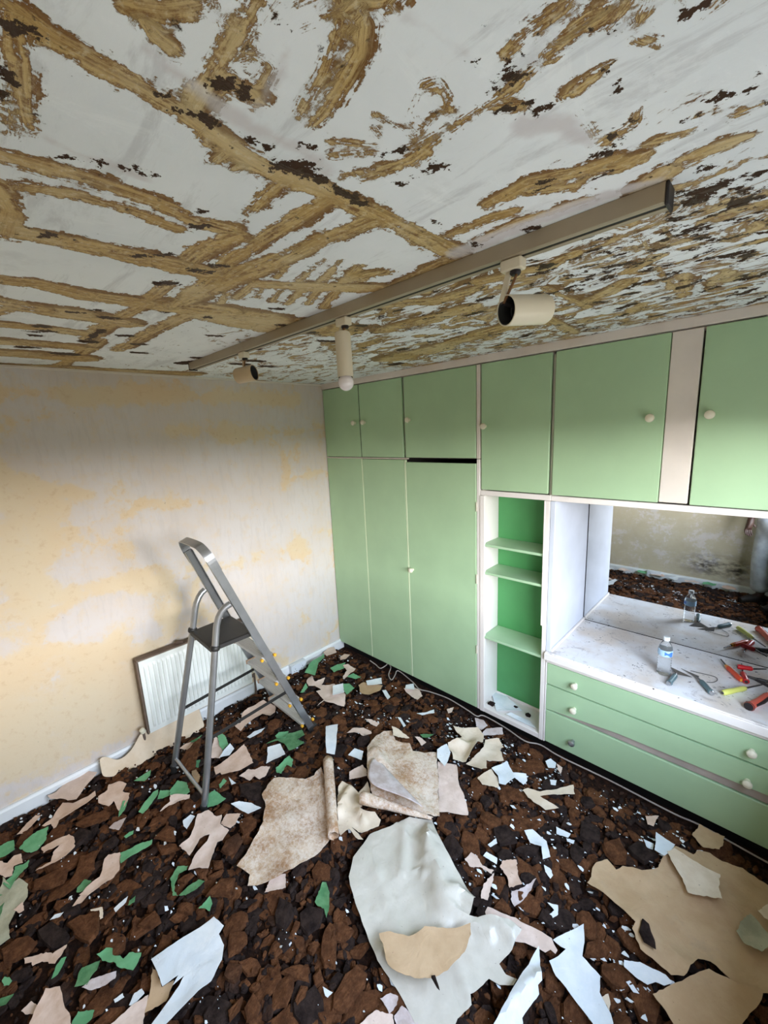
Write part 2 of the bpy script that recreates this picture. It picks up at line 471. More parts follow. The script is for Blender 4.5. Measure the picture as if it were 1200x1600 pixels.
# torn paper: colour | base height mm | curl | label | outline in mm
SCRAPS = """
cork|50|0.3|large mottled tan wallpaper sheet lying backing-up left of the paper roll|915 -1263 1006 -1172 1083 -1101 1050 -1029 1293 -1152 1411 -1236 1435 -1280 1445 -1352 1436 -1406 1424 -1474 1375 -1581 1321 -1644 1288 -1614 1209 -1638 1174 -1561 1109 -1443 1029 -1384 954 -1363
cork|60|0.2|square mottled beige wallpaper sheet with a creased corner in mid floor|1151 -745 1124 -638 1134 -576 1170 -541 1241 -582 1330 -548 1382 -579 1505 -503 1761 -820 1749 -853 1675 -895 1439 -974 1318 -905
pinkpale|55|0.4|pale pink torn wallpaper strip beside the square mottled sheet|1546 -545 1645 -497 1721 -588 1804 -657 1865 -718 1811 -762 1749 -805
cream|50|0.9|crumpled cream wallpaper between the paper roll and the square sheet|1238 -1052 1225 -1013 1280 -999 1346 -1001 1323 -910 1410 -966 1413 -1026 1431 -1070 1501 -1027 1551 -1035 1565 -1064 1532 -1151 1467 -1160 1522 -1163 1569 -1173 1548 -1187 1469 -1175 1456 -1222 1411 -1201 1333 -1136
vinyl|50|0.1|largest cream white wallpaper sheet, bulging in folds in the foreground|1558 -1119 1616 -1010 1647 -922 1743 -861 1812 -906 1901 -946 2047 -1014 2102 -1037 2117 -1109 2171 -1068 2253 -1015 2290 -1009 2288 -1084 2270 -1148 2301 -1159 2338 -1146 2336 -1170 2298 -1200 2262 -1209 2239 -1294 2255 -1312 2238 -1372 2243 -1433 2189 -1482 2037 -1453 1937 -1448 1796 -1398 1659 -1339 1629 -1320 1582 -1251
tan|100|0.3|oval tan paper scrap lying on the largest cream sheet|1903 -1403 1931 -1369 1990 -1332 2018 -1266 2097 -1200 2143 -1141 2165 -1171 2175 -1230 2159 -1313 2125 -1373 2085 -1409 2029 -1441 1991 -1447 1950 -1424
tan|50|0.3|largest tan wallpaper sheet spread flat in front of the drawers|2418 -665 2415 -533 2446 -483 2488 -504 2505 -471 2573 -443 2622 -377 2627 -321 2636 -263 2661 -221 2725 -215 2738 -172 2778 -156 2822 -170 2889 -149 2929 -159 3019 -173 3064 -253 3044 -568 2966 -622 2918 -650 2829 -637 2795 -656 2767 -754 2734 -779 2675 -775 2637 -769 2599 -724 2604 -697 2541 -669 2479 -660
tan|62|0.2|plain tan paper sheet with a straight top edge, below the largest tan sheet|2698 -879 2741 -805 2782 -740 2828 -670 2860 -665 2910 -651 2964 -619 2968 -633 2945 -709 2923 -769 2926 -813 2769 -957 2762 -917 2738 -898
cream|75|0.4|pale cream four-cornered scrap lying on the largest tan sheet|2639 -298 2660 -264 2730 -277 2822 -269 2822 -332 2838 -381 2734 -441 2709 -389 2666 -344
white|55|0.4|long white torn paper with a forked top, right of the white spike|2387 -950 2407 -913 2433 -867 2457 -826 2478 -881 2487 -930 2553 -947 2564 -992 2608 -1025 2620 -1042 2628 -1073 2602 -1098 2513 -1069 2435 -1046 2401 -1019 2420 -985 2434 -947 2417 -952
white|75|0.5|white spike-shaped paper folded lengthwise at the bottom of the floor|2360 -1015 2381 -1053 2415 -1116 2410 -1139 2420 -1152 2403 -1243 2409 -1250 2420 -1278 2345 -1347 2348 -1204
pinkpale|45|0.3|beige torn strip sticking out behind the largest cream sheet|2144 -1032 2143 -1010 2248 -973 2329 -953 2381 -945 2412 -969 2410 -984 2391 -983 2380 -1003 2312 -1028 2281 -1051 2279 -992 2231 -1035 2186 -1065
white|70|0.2|big white card-like wallpaper piece with a slit, lower left of the floor|1304 -2026 1344 -1803 1406 -1789 1418 -1815 1466 -1817 1506 -1843 1538 -1898 1531 -1941 1533 -2048 1539 -2066 1501 -2101 1462 -1981 1446 -1958 1445 -1997 1430 -1972 1422 -2024 1364 -2023
tan|50|0.3|tan pointed scrap tucked under the big white card-like piece|1318 -2029 1348 -2021 1406 -2024 1418 -1986 1434 -2001 1457 -2026 1432 -2092 1398 -2066 1367 -2048
pinkpale|48|0.3|pale beige scrap below the tan pointed scrap, cut by the photo edge|1379 -2126 1381 -2102 1391 -2064 1434 -2089 1459 -2100 1476 -2109 1375 -2201 1377 -2175
cream|60|1.0|crumpled off-white wallpaper with a jagged left edge near the shelf niche|1449 -244 1516 -225 1582 -161 1645 -189 1670 -240 1682 -455 1615 -488 1582 -452 1541 -434 1517 -400 1553 -355 1553 -298
cream|50|0.7|cream torn wallpaper with a notched edge beside the crumpled off-white piece|1668 -212 1728 -146 1780 -185 1773 -219 1833 -285 1757 -351 1792 -406 1772 -435 1676 -446 1694 -273
white|75|0.6|small white frayed flap left of the crumpled off-white wallpaper|1502 -491 1522 -419 1575 -455 1597 -513 1607 -560 1537 -539
pinkgrey|60|0.3|greyish pink oblong strip lying against the black plinth|1621 -195 1625 -124 1700 -51 1731 -101 1649 -181
pinkgrey|50|0.5|greyish lump of paper under the white cable by the niche|1508 -72 1566 -55 1610 -81 1597 -139 1553 -130
white|55|0.5|white star-shaped peeled paper in front of the lowest drawer|1810 -386 1851 -282 1915 -329 1973 -291 1997 -327 1993 -364 1937 -357 1923 -436 1893 -451 1863 -410
cream|50|0.4|cream corner scrap touching the white star-shaped paper|1779 -488 1807 -381 1869 -421 1905 -473 1825 -510
cream|55|0.5|V-shaped cream strip in front of the drawers|2006 -403 2020 -369 2081 -355 2195 -193 2222 -246 2091 -379 2191 -385 2145 -439 2047 -426
pink|45|0.5|long pinkish beige torn strip parallel to the left skirting board|243 -2230 218 -2184 171 -2156 141 -2129 191 -2091 207 -2023 197 -1987 236 -1992 253 -2031 255 -2061 260 -2107 264 -2163 309 -2180 308 -2191 261 -2195 258 -2221
pink|45|0.5|pinkish beige scrap with ragged arms behind the ladder rear legs|257 -1984 246 -1938 210 -1924 230 -1877 281 -1850 324 -1881 365 -1856 410 -1877 455 -1925 423 -1933 354 -1932 370 -1960 307 -1994
green|45|0.5|narrow green sliver under the ragged pinkish scrap|392 -1898 410 -1877 471 -1911 500 -1945 459 -1932
green|45|0.5|green scrap nearest the curled tan strip at the skirting|282 -1814 274 -1761 278 -1720 317 -1735 337 -1772
green|45|0.5|long green leaf-shaped scrap behind the ladder foot|530 -1859 495 -1818 465 -1763 473 -1739 503 -1752 546 -1814 559 -1849
pink|45|0.5|thin pinkish sliver by the skirting at the far left|196 -2327 155 -2288 129 -2244 150 -2225 191 -2266 212 -2304
green|45|0.5|largest green scrap at the far left, under the long beige strip|305 -2326 277 -2299 259 -2252 269 -2207 349 -2227 383 -2266 375 -2289
green|45|0.5|green scrap cut off by the left photo edge below the skirting|217 -2392 216 -2363 227 -2340 297 -2342 303 -2378 291 -2405 225 -2406
pink|50|0.5|pinkish lobed scrap at the left photo edge|319 -2406 370 -2372 344 -2347 353 -2322 418 -2321 409 -2352 460 -2361 448 -2386 393 -2410
green|45|0.5|green scrap with a pale torn end beside the pinkish lobed scrap|476 -2395 461 -2362 408 -2349 424 -2322 417 -2300 455 -2306 484 -2341 534 -2376
pink|45|0.5|forked beige scrap like a wishbone left of the ladder|391 -2249 389 -2191 405 -2141 451 -2127 511 -2135 535 -2172 538 -2216 518 -2285 513 -2270 520 -2228 468 -2214 446 -2184 435 -2227 436 -2247
pink|45|0.5|pale beige strip with a long tail, joined to a bright green scrap|798 -2166 782 -2125 778 -2085 699 -2049 692 -2031 717 -1989 808 -2014 830 -2042 828 -2076 828 -2139
green|50|0.5|bright green finger-shaped scrap at the end of the pale tailed strip|722 -1989 733 -1959 745 -1907 770 -1862 793 -1872 785 -1946 784 -2002
green|45|0.5|tiny green scrap above the green finger-shaped scrap|637 -1953 630 -1928 636 -1909 653 -1917 653 -1948
pinkgrey|45|0.5|small pinholed greyish scrap below the narrow green sliver|520 -1993 507 -1967 525 -1913 552 -1937 578 -1961
moss|45|0.5|mossy green scrap left of the pale tailed strip|751 -2167 730 -2135 762 -2114 786 -2150 773 -2171
pinkpale|60|0.5|pale pink wallpaper leaning against the left skirting board|36 -2181 43 -2142 -21 -2063 -17 -2011 67 -1949 100 -1982 121 -2010 203 -2073 169 -2108 131 -2125 80 -2170
pink|45|0.5|pinkish bird-shaped scrap in the lower left corner|911 -2361 934 -2321 944 -2299 971 -2282 979 -2237 1001 -2255 1019 -2281 971 -2314 964 -2341 946 -2342 934 -2361
green|45|0.5|slim green scrap under the pinkish bird-shaped scrap|1064 -2298 1028 -2278 1018 -2261 1026 -2246 1046 -2261 1065 -2279
moss|45|0.5|dull green scrap with one white edge, beside the whale-shaped green scrap|1158 -2243 1118 -2221 1112 -2212 1140 -2158 1165 -2174 1169 -2190 1190 -2210
green|55|0.5|whale-shaped bright green scrap above the big white card-like piece|1116 -2164 1118 -2133 1139 -2116 1163 -2122 1190 -2102 1211 -2097 1203 -2075 1238 -2043 1264 -2061 1280 -2082 1231 -2116 1194 -2125 1156 -2154
pink|50|0.5|large pink scrap at the bottom edge, lower left corner|1187 -2375 1146 -2354 1098 -2316 1126 -2279 1195 -2278 1239 -2269 1299 -2273
pinkpale|45|0.5|pale blunt scrap beside the large pink bottom scrap|1097 -2386 1089 -2358 1120 -2345 1142 -2354 1127 -2372
green|45|0.5|mint green scrap at the bottom edge right of the large pink one|1277 -2277 1249 -2247 1291 -2207 1310 -2218 1310 -2247
green|45|0.5|round green scrap at the lower left photo edge|931 -2427 923 -2419 940 -2406 963 -2400 971 -2410 959 -2423
moss|45|0.5|green wedge with a pale edge below the round green scrap|989 -2442 1016 -2399 1033 -2422 1020 -2444
moss|45|0.5|green scrap on the left photo edge among mossy paper|512 -2417 545 -2393 619 -2406 668 -2425
pink|45|0.5|small beige triangle among the mossy paper at the left|649 -2373 641 -2341 685 -2341 684 -2357
pink|45|0.5|tail tip of beige paper pointing at a brown flake|827 -2196 806 -2172 794 -2156 822 -2138 838 -2164
white|45|0.5|white leaf-shaped chip on a black flake, lower left|818 -2271 810 -2253 828 -2225 836 -2239
white|45|0.5|white elongated chip above the whale-shaped green scrap|973 -2075 967 -2054 962 -2019 984 -2032 996 -2073
cream|65|0.2|thin cream corner-shaped strip edging a large brown flake|918 -2146 946 -2108 996 -2116 994 -2127 949 -2120 927 -2145
pinkgrey|45|0.5|dusty greyish scrap below the whale-shaped green scrap|1184 -2225 1182 -2193 1207 -2146 1220 -2124 1242 -2133 1239 -2165 1221 -2201
white|45|0.5|white oval chip above the brown flake at the bottom|1309 -2153 1313 -2126 1329 -2125 1322 -2152
green|50|0.5|green house-shaped scrap behind the ladder rear strut|527 -1698 489 -1640 543 -1610 625 -1623 622 -1653 561 -1707
green|45|0.5|small green scrap touching the green house-shaped scrap|527 -1763 479 -1734 514 -1698 553 -1708 545 -1742
pinkpale|55|0.5|pale pink strip in front of the green house-shaped scrap|567 -1708 601 -1673 652 -1633 675 -1645 648 -1696 635 -1738 636 -1783 622 -1760 615 -1724
green|45|0.5|green pointed scrap touching the near ladder foot|725 -1583 714 -1550 719 -1523 789 -1511 815 -1504 819 -1553 792 -1597
pinkpale|55|0.5|trouser-shaped pale pink wallpaper in front of the ladder|805 -1653 823 -1603 891 -1591 907 -1568 949 -1597 1017 -1582 1045 -1628 1038 -1651 1087 -1698 1131 -1735 1094 -1760 1060 -1799 1016 -1753 994 -1682 967 -1658 954 -1678 952 -1702 998 -1769 912 -1785 906 -1734 856 -1689
pink|45|0.5|small pink scrap right of the trouser-shaped wallpaper|939 -1594 908 -1545 965 -1495 1000 -1541 1000 -1568 954 -1590
white|45|0.5|greyish white boat-shaped scrap left of the large mottled tan sheet|875 -1504 891 -1464 942 -1424 1013 -1402 1006 -1429 992 -1466 938 -1488
white|45|0.5|white flaky scrap left of the trouser-shaped wallpaper|777 -1718 770 -1677 796 -1664 816 -1694 837 -1722 810 -1727
moss|45|0.5|hook-shaped green scrap below the trouser-shaped wallpaper|1029 -1867 1002 -1824 1033 -1790 1046 -1801 1037 -1831 1064 -1858 1093 -1873 1128 -1869 1111 -1885
moss|45|0.5|slanted green scrap right of the hook-shaped one|1132 -1866 1123 -1819 1126 -1780 1153 -1763 1160 -1800 1153 -1847
green|45|0.5|green triangle above the big white card-like piece|1246 -1829 1242 -1800 1233 -1774 1271 -1780 1292 -1800 1266 -1810
moss|45|0.5|faint green scrap above the whale-shaped one|1005 -2030 989 -2021 987 -1996 1012 -2007
green|55|0.5|green scrap right of the near ladder leg, on pale pink paper|317 -1325 326 -1294 440 -1309 465 -1359 392 -1350
pinkpale|50|0.5|pale pink upright piece behind the near ladder leg|462 -1436 290 -1340 334 -1333 459 -1357 514 -1398
white|60|1.2|white curled tongue of paper between the ladder legs|527 -1408 488 -1360 467 -1308 517 -1307 543 -1354
pink|55|0.5|tan banner-shaped scrap with a ragged end beside the ladder|553 -1456 561 -1371 546 -1253 710 -1281 694 -1371 650 -1452 626 -1449 619 -1473
pinkpale|45|0.5|pale pink bow-tie scrap above the large mottled sheet|733 -1384 721 -1321 759 -1300 762 -1260 804 -1224 845 -1274 845 -1315 802 -1324 808 -1359
white|60|0.5|bright white square scrap right of the ladder|670 -1161 709 -1092 812 -1120 780 -1234 727 -1194
green|45|0.5|green hooked scrap below the bright white square|847 -1211 826 -1140 824 -1102 868 -1103 912 -1142 872 -1151 906 -1209 875 -1224
green|45|0.5|flat green scrap under the lowest ladder tread|601 -1064 590 -1028 634 -982 674 -1032 628 -1071
moss|45|0.5|wide dark green scrap between the ladder foot and the white square|627 -1146 632 -1083 653 -989 698 -919 751 -935 741 -989 808 -976 797 -1084 716 -1069 655 -1078
pink|60|0.8|tan curved wallpaper lying under the ladder treads|331 -1210 326 -1166 258 -1121 242 -1064 250 -945 355 -912 417 -950 425 -996 359 -1018 359 -1087 382 -1167 397 -1202
white|45|0.5|white splinter of paper under the ladder|467 -1195 456 -1143 478 -1068 496 -1108 491 -1189
pink|60|0.5|beige sliver beside the leaning brown flake under the ladder|250 -1545 242 -1502 258 -1444 307 -1503
moss|70|0.5|green sliver at the top of the leaning brown flake|251 -1480 251 -1398 273 -1432 274 -1461
green|45|0.5|tiny teal green scrap beside the near ladder leg|451 -1530 409 -1502 428 -1486 479 -1519
green|45|0.5|small green scrap below the tan banner-shaped scrap|693 -1489 672 -1449 702 -1447 725 -1496
white|45|0.5|tiny white triangle right of the small green scrap|684 -1427 761 -1418 754 -1442
tan|45|0.5|tan sliver between the ladder rear legs|476 -1559 482 -1535 556 -1538 606 -1577 546 -1571
green|70|0.8|large green scrap leaning in the far corner by the skirting|185 -531 100 -404 53 -229 146 -288 168 -374 280 -498
pinkpale|70|0.5|pale pink scrap against the skirting in the far corner|48 -233 9 -136 37 -98 143 -155 122 -255
pink|45|0.5|beige pebble-like scrap nearest the far corner|197 -165 179 -98 227 -72 252 -146 230 -186
green|45|0.5|green scrap in front of the far corner|265 -329 262 -242 299 -187 350 -245 341 -350
pinkpale|45|0.5|pale twisting scrap between two green scraps in the far corner|312 -227 331 -186 433 -189 448 -260 475 -353 440 -337 396 -256
green|45|0.5|flat green scrap right of the pale twisting one|450 -318 465 -247 553 -243 541 -287
pinkpale|45|0.5|pale pink many-armed scrap right of the ladder foot|252 -563 219 -487 319 -529 341 -443 386 -517 465 -451 633 -476 727 -570 680 -591 566 -631 576 -698 554 -622 434 -603 439 -558 360 -560 321 -593
white|60|0.5|white square scrap on the many-armed pink scrap|495 -487 525 -408 619 -476 582 -558
green|45|0.5|green scrap right of the white square in the far corner|507 -394 546 -361 627 -379 641 -470 590 -452
green|45|0.5|small bright green scrap beside the ladder rail|338 -684 277 -587 331 -607 358 -668
tan|55|0.5|tan cup-shaped scrap in front of the wardrobe|625 -336 631 -287 783 -225 812 -283 796 -377 734 -410
white|70|0.5|white oblong scrap on the tan cup-shaped one|652 -277 721 -175 778 -226 701 -311
white|45|0.5|white slat-like chip in front of the middle wardrobe door|807 -258 824 -233 914 -279 919 -313
pinkpale|45|0.5|pale scrap at the wardrobe plinth by the cable|919 -133 973 -67 1033 -78 1095 -125 1090 -178 1003 -164
white|60|0.5|white block-like chip on the pale scrap at the wardrobe plinth|914 -103 949 -52 1002 -102 947 -149
white|75|0.3|upright white strip at the head of the paper roll|813 -805 871 -748 968 -840 1050 -923 1003 -950 915 -886
pinkpale|45|0.5|pale wing-shaped scrap right of the white strip|942 -733 943 -677 996 -632 1060 -623 1076 -633 1051 -684 1005 -687
pinkpale|45|0.5|pale pink slip in the middle of the far floor|939 -566 977 -542 1047 -531 1048 -563 1009 -572
white|45|0.5|thin white chip above the square mottled sheet|1098 -405 1119 -395 1195 -429 1193 -447
white|65|0.5|white four-cornered scrap at the left of the square mottled sheet|1111 -868 1099 -804 1160 -786 1206 -845
white|45|0.5|white sliver in front of the widest wardrobe door|1174 -289 1221 -240 1241 -178 1269 -208 1217 -278
cream|75|0.8|cream pointed ear at the top of the square mottled sheet|1157 -526 1184 -519 1313 -528 1218 -580
pinkpale|45|0.5|pale star-shaped chip behind the square mottled sheet|1307 -471 1332 -450 1388 -454 1386 -497
moss|45|0.5|dark green sliver behind the square mottled sheet|1315 -428 1387 -373 1380 -417 1345 -439
pinkpale|45|0.5|pale grey-pink tab under the left edge of the square mottled sheet|1194 -933 1217 -851 1264 -860 1294 -888 1235 -969
white|45|0.5|speckled white chip in front of the drawers|2012 -122 2027 -83 2065 -94 2074 -129 2044 -155
pinkpale|45|0.5|pale pink chip right of the speckled white one|2069 -97 2104 -103 2113 -154 2092 -137
white|45|0.5|small white chip above the V-shaped strip|2082 -228 2112 -207 2120 -245 2100 -257
pinkpale|45|0.5|pale chip in front of the wardrobe right edge|1310 -120 1332 -66 1352 -119 1340 -147
white|50|0.5|curved bright white peel in the middle of the rubble|2111 -607 2138 -574 2214 -591 2256 -649 2235 -683 2206 -630 2159 -648
pinkpale|45|0.5|pale pink tadpole-shaped scrap right of the largest cream sheet|1967 -909 1973 -865 2004 -860 2045 -884 2094 -870 2094 -891 2040 -897 2004 -925
pinkpale|45|0.5|upright pale pink scrap near the fold of the largest cream sheet|2100 -988 2088 -946 2097 -874 2121 -950 2133 -992 2110 -1005
pink|50|0.5|beige tongue-shaped scrap in the middle of the rubble|2105 -836 2102 -802 2147 -761 2181 -819 2214 -844 2179 -892 2148 -855
white|45|0.5|bluish white oblong chip in front of the lowest drawer|2216 -481 2281 -467 2280 -497 2233 -518
white|45|0.5|small white chip below the bluish oblong one|2274 -507 2308 -493 2309 -513 2282 -520
white|45|0.5|white oblong chip above the beige tongue-shaped scrap|2024 -843 2026 -817 2078 -810 2088 -835
white|45|0.5|small bent white chip above the white oblong chip|2012 -781 2026 -727 2043 -746 2027 -784
pinkgrey|45|0.5|lacy greyish white film below the beige tongue-shaped scrap|2189 -889 2223 -838 2246 -776 2249 -835 2240 -888 2224 -935 2199 -919
white|45|0.5|C-shaped white chip right of the lacy film|2317 -832 2353 -812 2366 -844 2350 -882 2337 -875 2349 -840
white|45|0.5|white splinter below the curved bright white peel|2246 -697 2274 -694 2293 -713 2290 -733 2262 -720
white|70|0.5|bright white scrap at the top edge of the largest tan sheet|2581 -215 2658 -229 2646 -297 2632 -329 2596 -326
white|45|0.5|small white scrap left of the bright white one by the tan sheet|2543 -271 2583 -268 2586 -302 2564 -306
pink|45|0.5|small pinkish scrap near the drawer plinth|2522 -138 2570 -89 2565 -172 2541 -181
tan|55|0.5|tan scrap against the plinth under the lowest drawer|2707 -114 2726 -29 2772 -39 2819 -31 2808 -121 2753 -154
white|50|0.5|white blade-shaped scrap at the lower edge of the largest tan sheet|2601 -837 2644 -803 2690 -791 2719 -783 2741 -791 2721 -818 2697 -827 2679 -856 2642 -863 2606 -859
white|45|0.5|white splinter below the white blade-shaped scrap|2621 -892 2630 -879 2663 -895 2647 -904
moss2|70|0.5|grey-green scrap on the largest tan sheet at the right photo edge|2896 -439 2922 -365 2945 -378 2992 -422 2960 -493 2911 -502 2888 -475
cream|80|0.5|cream scrap on the grey-green one at the right photo edge|2943 -338 2971 -283 2997 -283 2998 -351 2962 -355
cream|45|0.5|small pale scrap right of the forked long white paper|2571 -992 2585 -968 2599 -992 2601 -1012
pinkgrey|45|0.5|lilac white lacy scrap below the largest cream sheet|2011 -1511 2028 -1476 2053 -1464 2065 -1484 2061 -1518 2043 -1513
pinkgrey|45|0.5|lilac scrap at the bottom edge beside the largest cream sheet|2075 -1509 2078 -1472 2118 -1465 2156 -1471 2100 -1523
pinkpale|45|0.5|pale pink scrap at the bottom edge of the middle floor|2003 -1612 2020 -1539 2070 -1509 2094 -1529
moss|45|0.5|thin green film on black flakes left of the largest cream sheet|1595 -1482 1584 -1460 1559 -1413 1572 -1402 1615 -1418 1659 -1457 1676 -1484 1643 -1471 1615 -1483
pinkpale|45|0.5|pale torn tab below the large mottled tan sheet|1401 -1607 1363 -1553 1406 -1503 1456 -1535
white|45|0.5|white chip between brown flakes left of the largest cream sheet|1834 -1626 1873 -1611 1871 -1632 1861 -1635
white|45|0.5|white flaking chip left of the tan pointed scrap|1369 -2120 1345 -2097 1350 -2074 1372 -2072 1380 -2110
moss2|45|0.4|dusty beige and moss-green torn paper at the left photo edge|435 -2393 512 -2374 499 -2342 561 -2316 629 -2325 647 -2342 662 -2368 711 -2392 776 -2392 779 -2423 638 -2439
""".strip().split("\n")
NICHE_PAPERS = """
white|112|0.4|bluish white paper on the bottom of the shelf niche|1507 151 1512 273 1624 175 1754 119 1622 15
white|112|0.4|thin pale paper flat on the niche bottom by its front edge|1685 19 1706 50 1832 64 1890 19
""".strip().split("\n")
# flakes of crumbled underlay: tone | outline in mm
FLAKES = """
1.00|348 -2111 334 -2076 362 -1971 409 -1960 437 -1975 418 -2040 403 -2082
1.00|592 -2311 544 -2298 572 -2212 616 -2180 667 -2202 650 -2246
0.80|661 -2163 569 -2127 608 -2051 641 -2079 699 -2090 714 -2181 701 -2193
0.70|252 -2342 196 -2303 199 -2262 269 -2275 290 -2326
0.80|107 -2391 124 -2353 186 -2357 212 -2378 192 -2396
1.00|874 -2228 884 -2182 928 -2117 1023 -2141 1039 -2175 1003 -2194 949 -2214 917 -2213
0.00|809 -2316 817 -2267 897 -2232 946 -2222 969 -2247 941 -2283 862 -2310
0.80|791 -2425 790 -2375 813 -2337 865 -2318 888 -2348 882 -2386 855 -2421
0.90|1315 -2231 1314 -2166 1348 -2127 1369 -2120 1378 -2173
0.80|753 -2255 728 -2238 767 -2189 813 -2201 810 -2236
0.90|754 -1853 729 -1784 779 -1758 851 -1783 812 -1818
0.70|799 -1855 863 -1781 900 -1783 867 -1853
0.50|1065 -1652 1034 -1612 1044 -1550 1102 -1552 1132 -1601 1117 -1638
0.70|978 -1516 1001 -1456 1054 -1449 1082 -1471 1083 -1542 1017 -1529
0.80|1068 -1775 1112 -1729 1133 -1755 1121 -1773
0.90|1085 -1699 1122 -1666 1161 -1678 1130 -1712
0.80|1141 -1747 1166 -1680 1180 -1705 1160 -1738
0.80|1052 -1849 1065 -1786 1086 -1782 1090 -1829
0.80|1212 -1788 1191 -1710 1238 -1660 1297 -1713
1.00|1174 -1895 1158 -1870 1200 -1833 1238 -1853
1.00|1111 -2026 1101 -1954 1173 -1952 1170 -1990
0.90|1491 -1817 1413 -1777 1465 -1724 1501 -1743 1501 -1786
1.00|1674 -1846 1659 -1802 1710 -1800 1729 -1830 1709 -1857
0.90|1639 -1888 1644 -1833 1665 -1859 1666 -1896
0.40|1532 -1856 1510 -1826 1553 -1791 1585 -1818 1581 -1836
0.90|1271 -2016 1220 -1963 1252 -1939 1284 -1950 1277 -1995
1.00|1752 -1575 1694 -1511 1685 -1478 1711 -1466 1765 -1504 1825 -1560 1790 -1586
0.85|1902 -1646 1876 -1613 1864 -1544 1874 -1495 1921 -1487 1942 -1520 1942 -1611
1.00|1678 -1708 1713 -1641 1748 -1620 1787 -1648 1739 -1682
1.00|1615 -1634 1582 -1570 1602 -1559 1641 -1622
0.90|1791 -1717 1771 -1676 1792 -1658 1817 -1681 1809 -1719
0.00|1495 -1618 1451 -1567 1518 -1546 1563 -1563 1581 -1624 1535 -1637
0.00|1571 -1550 1584 -1500 1644 -1465 1675 -1516 1661 -1569 1613 -1572
0.80|1779 -1631 1779 -1596 1819 -1609 1812 -1644
0.70|2403 -417 2457 -330 2507 -388 2513 -443 2474 -478 2435 -463
0.90|2479 -862 2511 -817 2558 -827 2551 -864 2520 -892 2485 -909
0.05|765 -1409 836 -1335 901 -1323 966 -1376 904 -1419 849 -1436
0.10|2115 -716 2140 -662 2199 -626 2200 -672 2166 -718
0.80|2201 -740 2223 -683 2250 -718 2227 -746
0.70|2156 -991 2165 -932 2219 -947 2220 -971
0.70|2255 -797 2269 -764 2302 -841 2281 -879
""".strip().split("\n")
SPECIAL_FLAKES = """
0.75|80|dark rust brown flake leaning upright between the ladder rear legs|381 -1590 320 -1521 288 -1420 409 -1486 510 -1541 512 -1601
0.00|85|black shard lying on the largest tan sheet|2622 -729 2620 -674 2645 -680 2674 -724 2681 -748 2643 -752
0.00|100|tiny black sliver below the oval tan scrap|2128 -1370 2138 -1361 2170 -1377 2159 -1378
""".strip().split("\n")
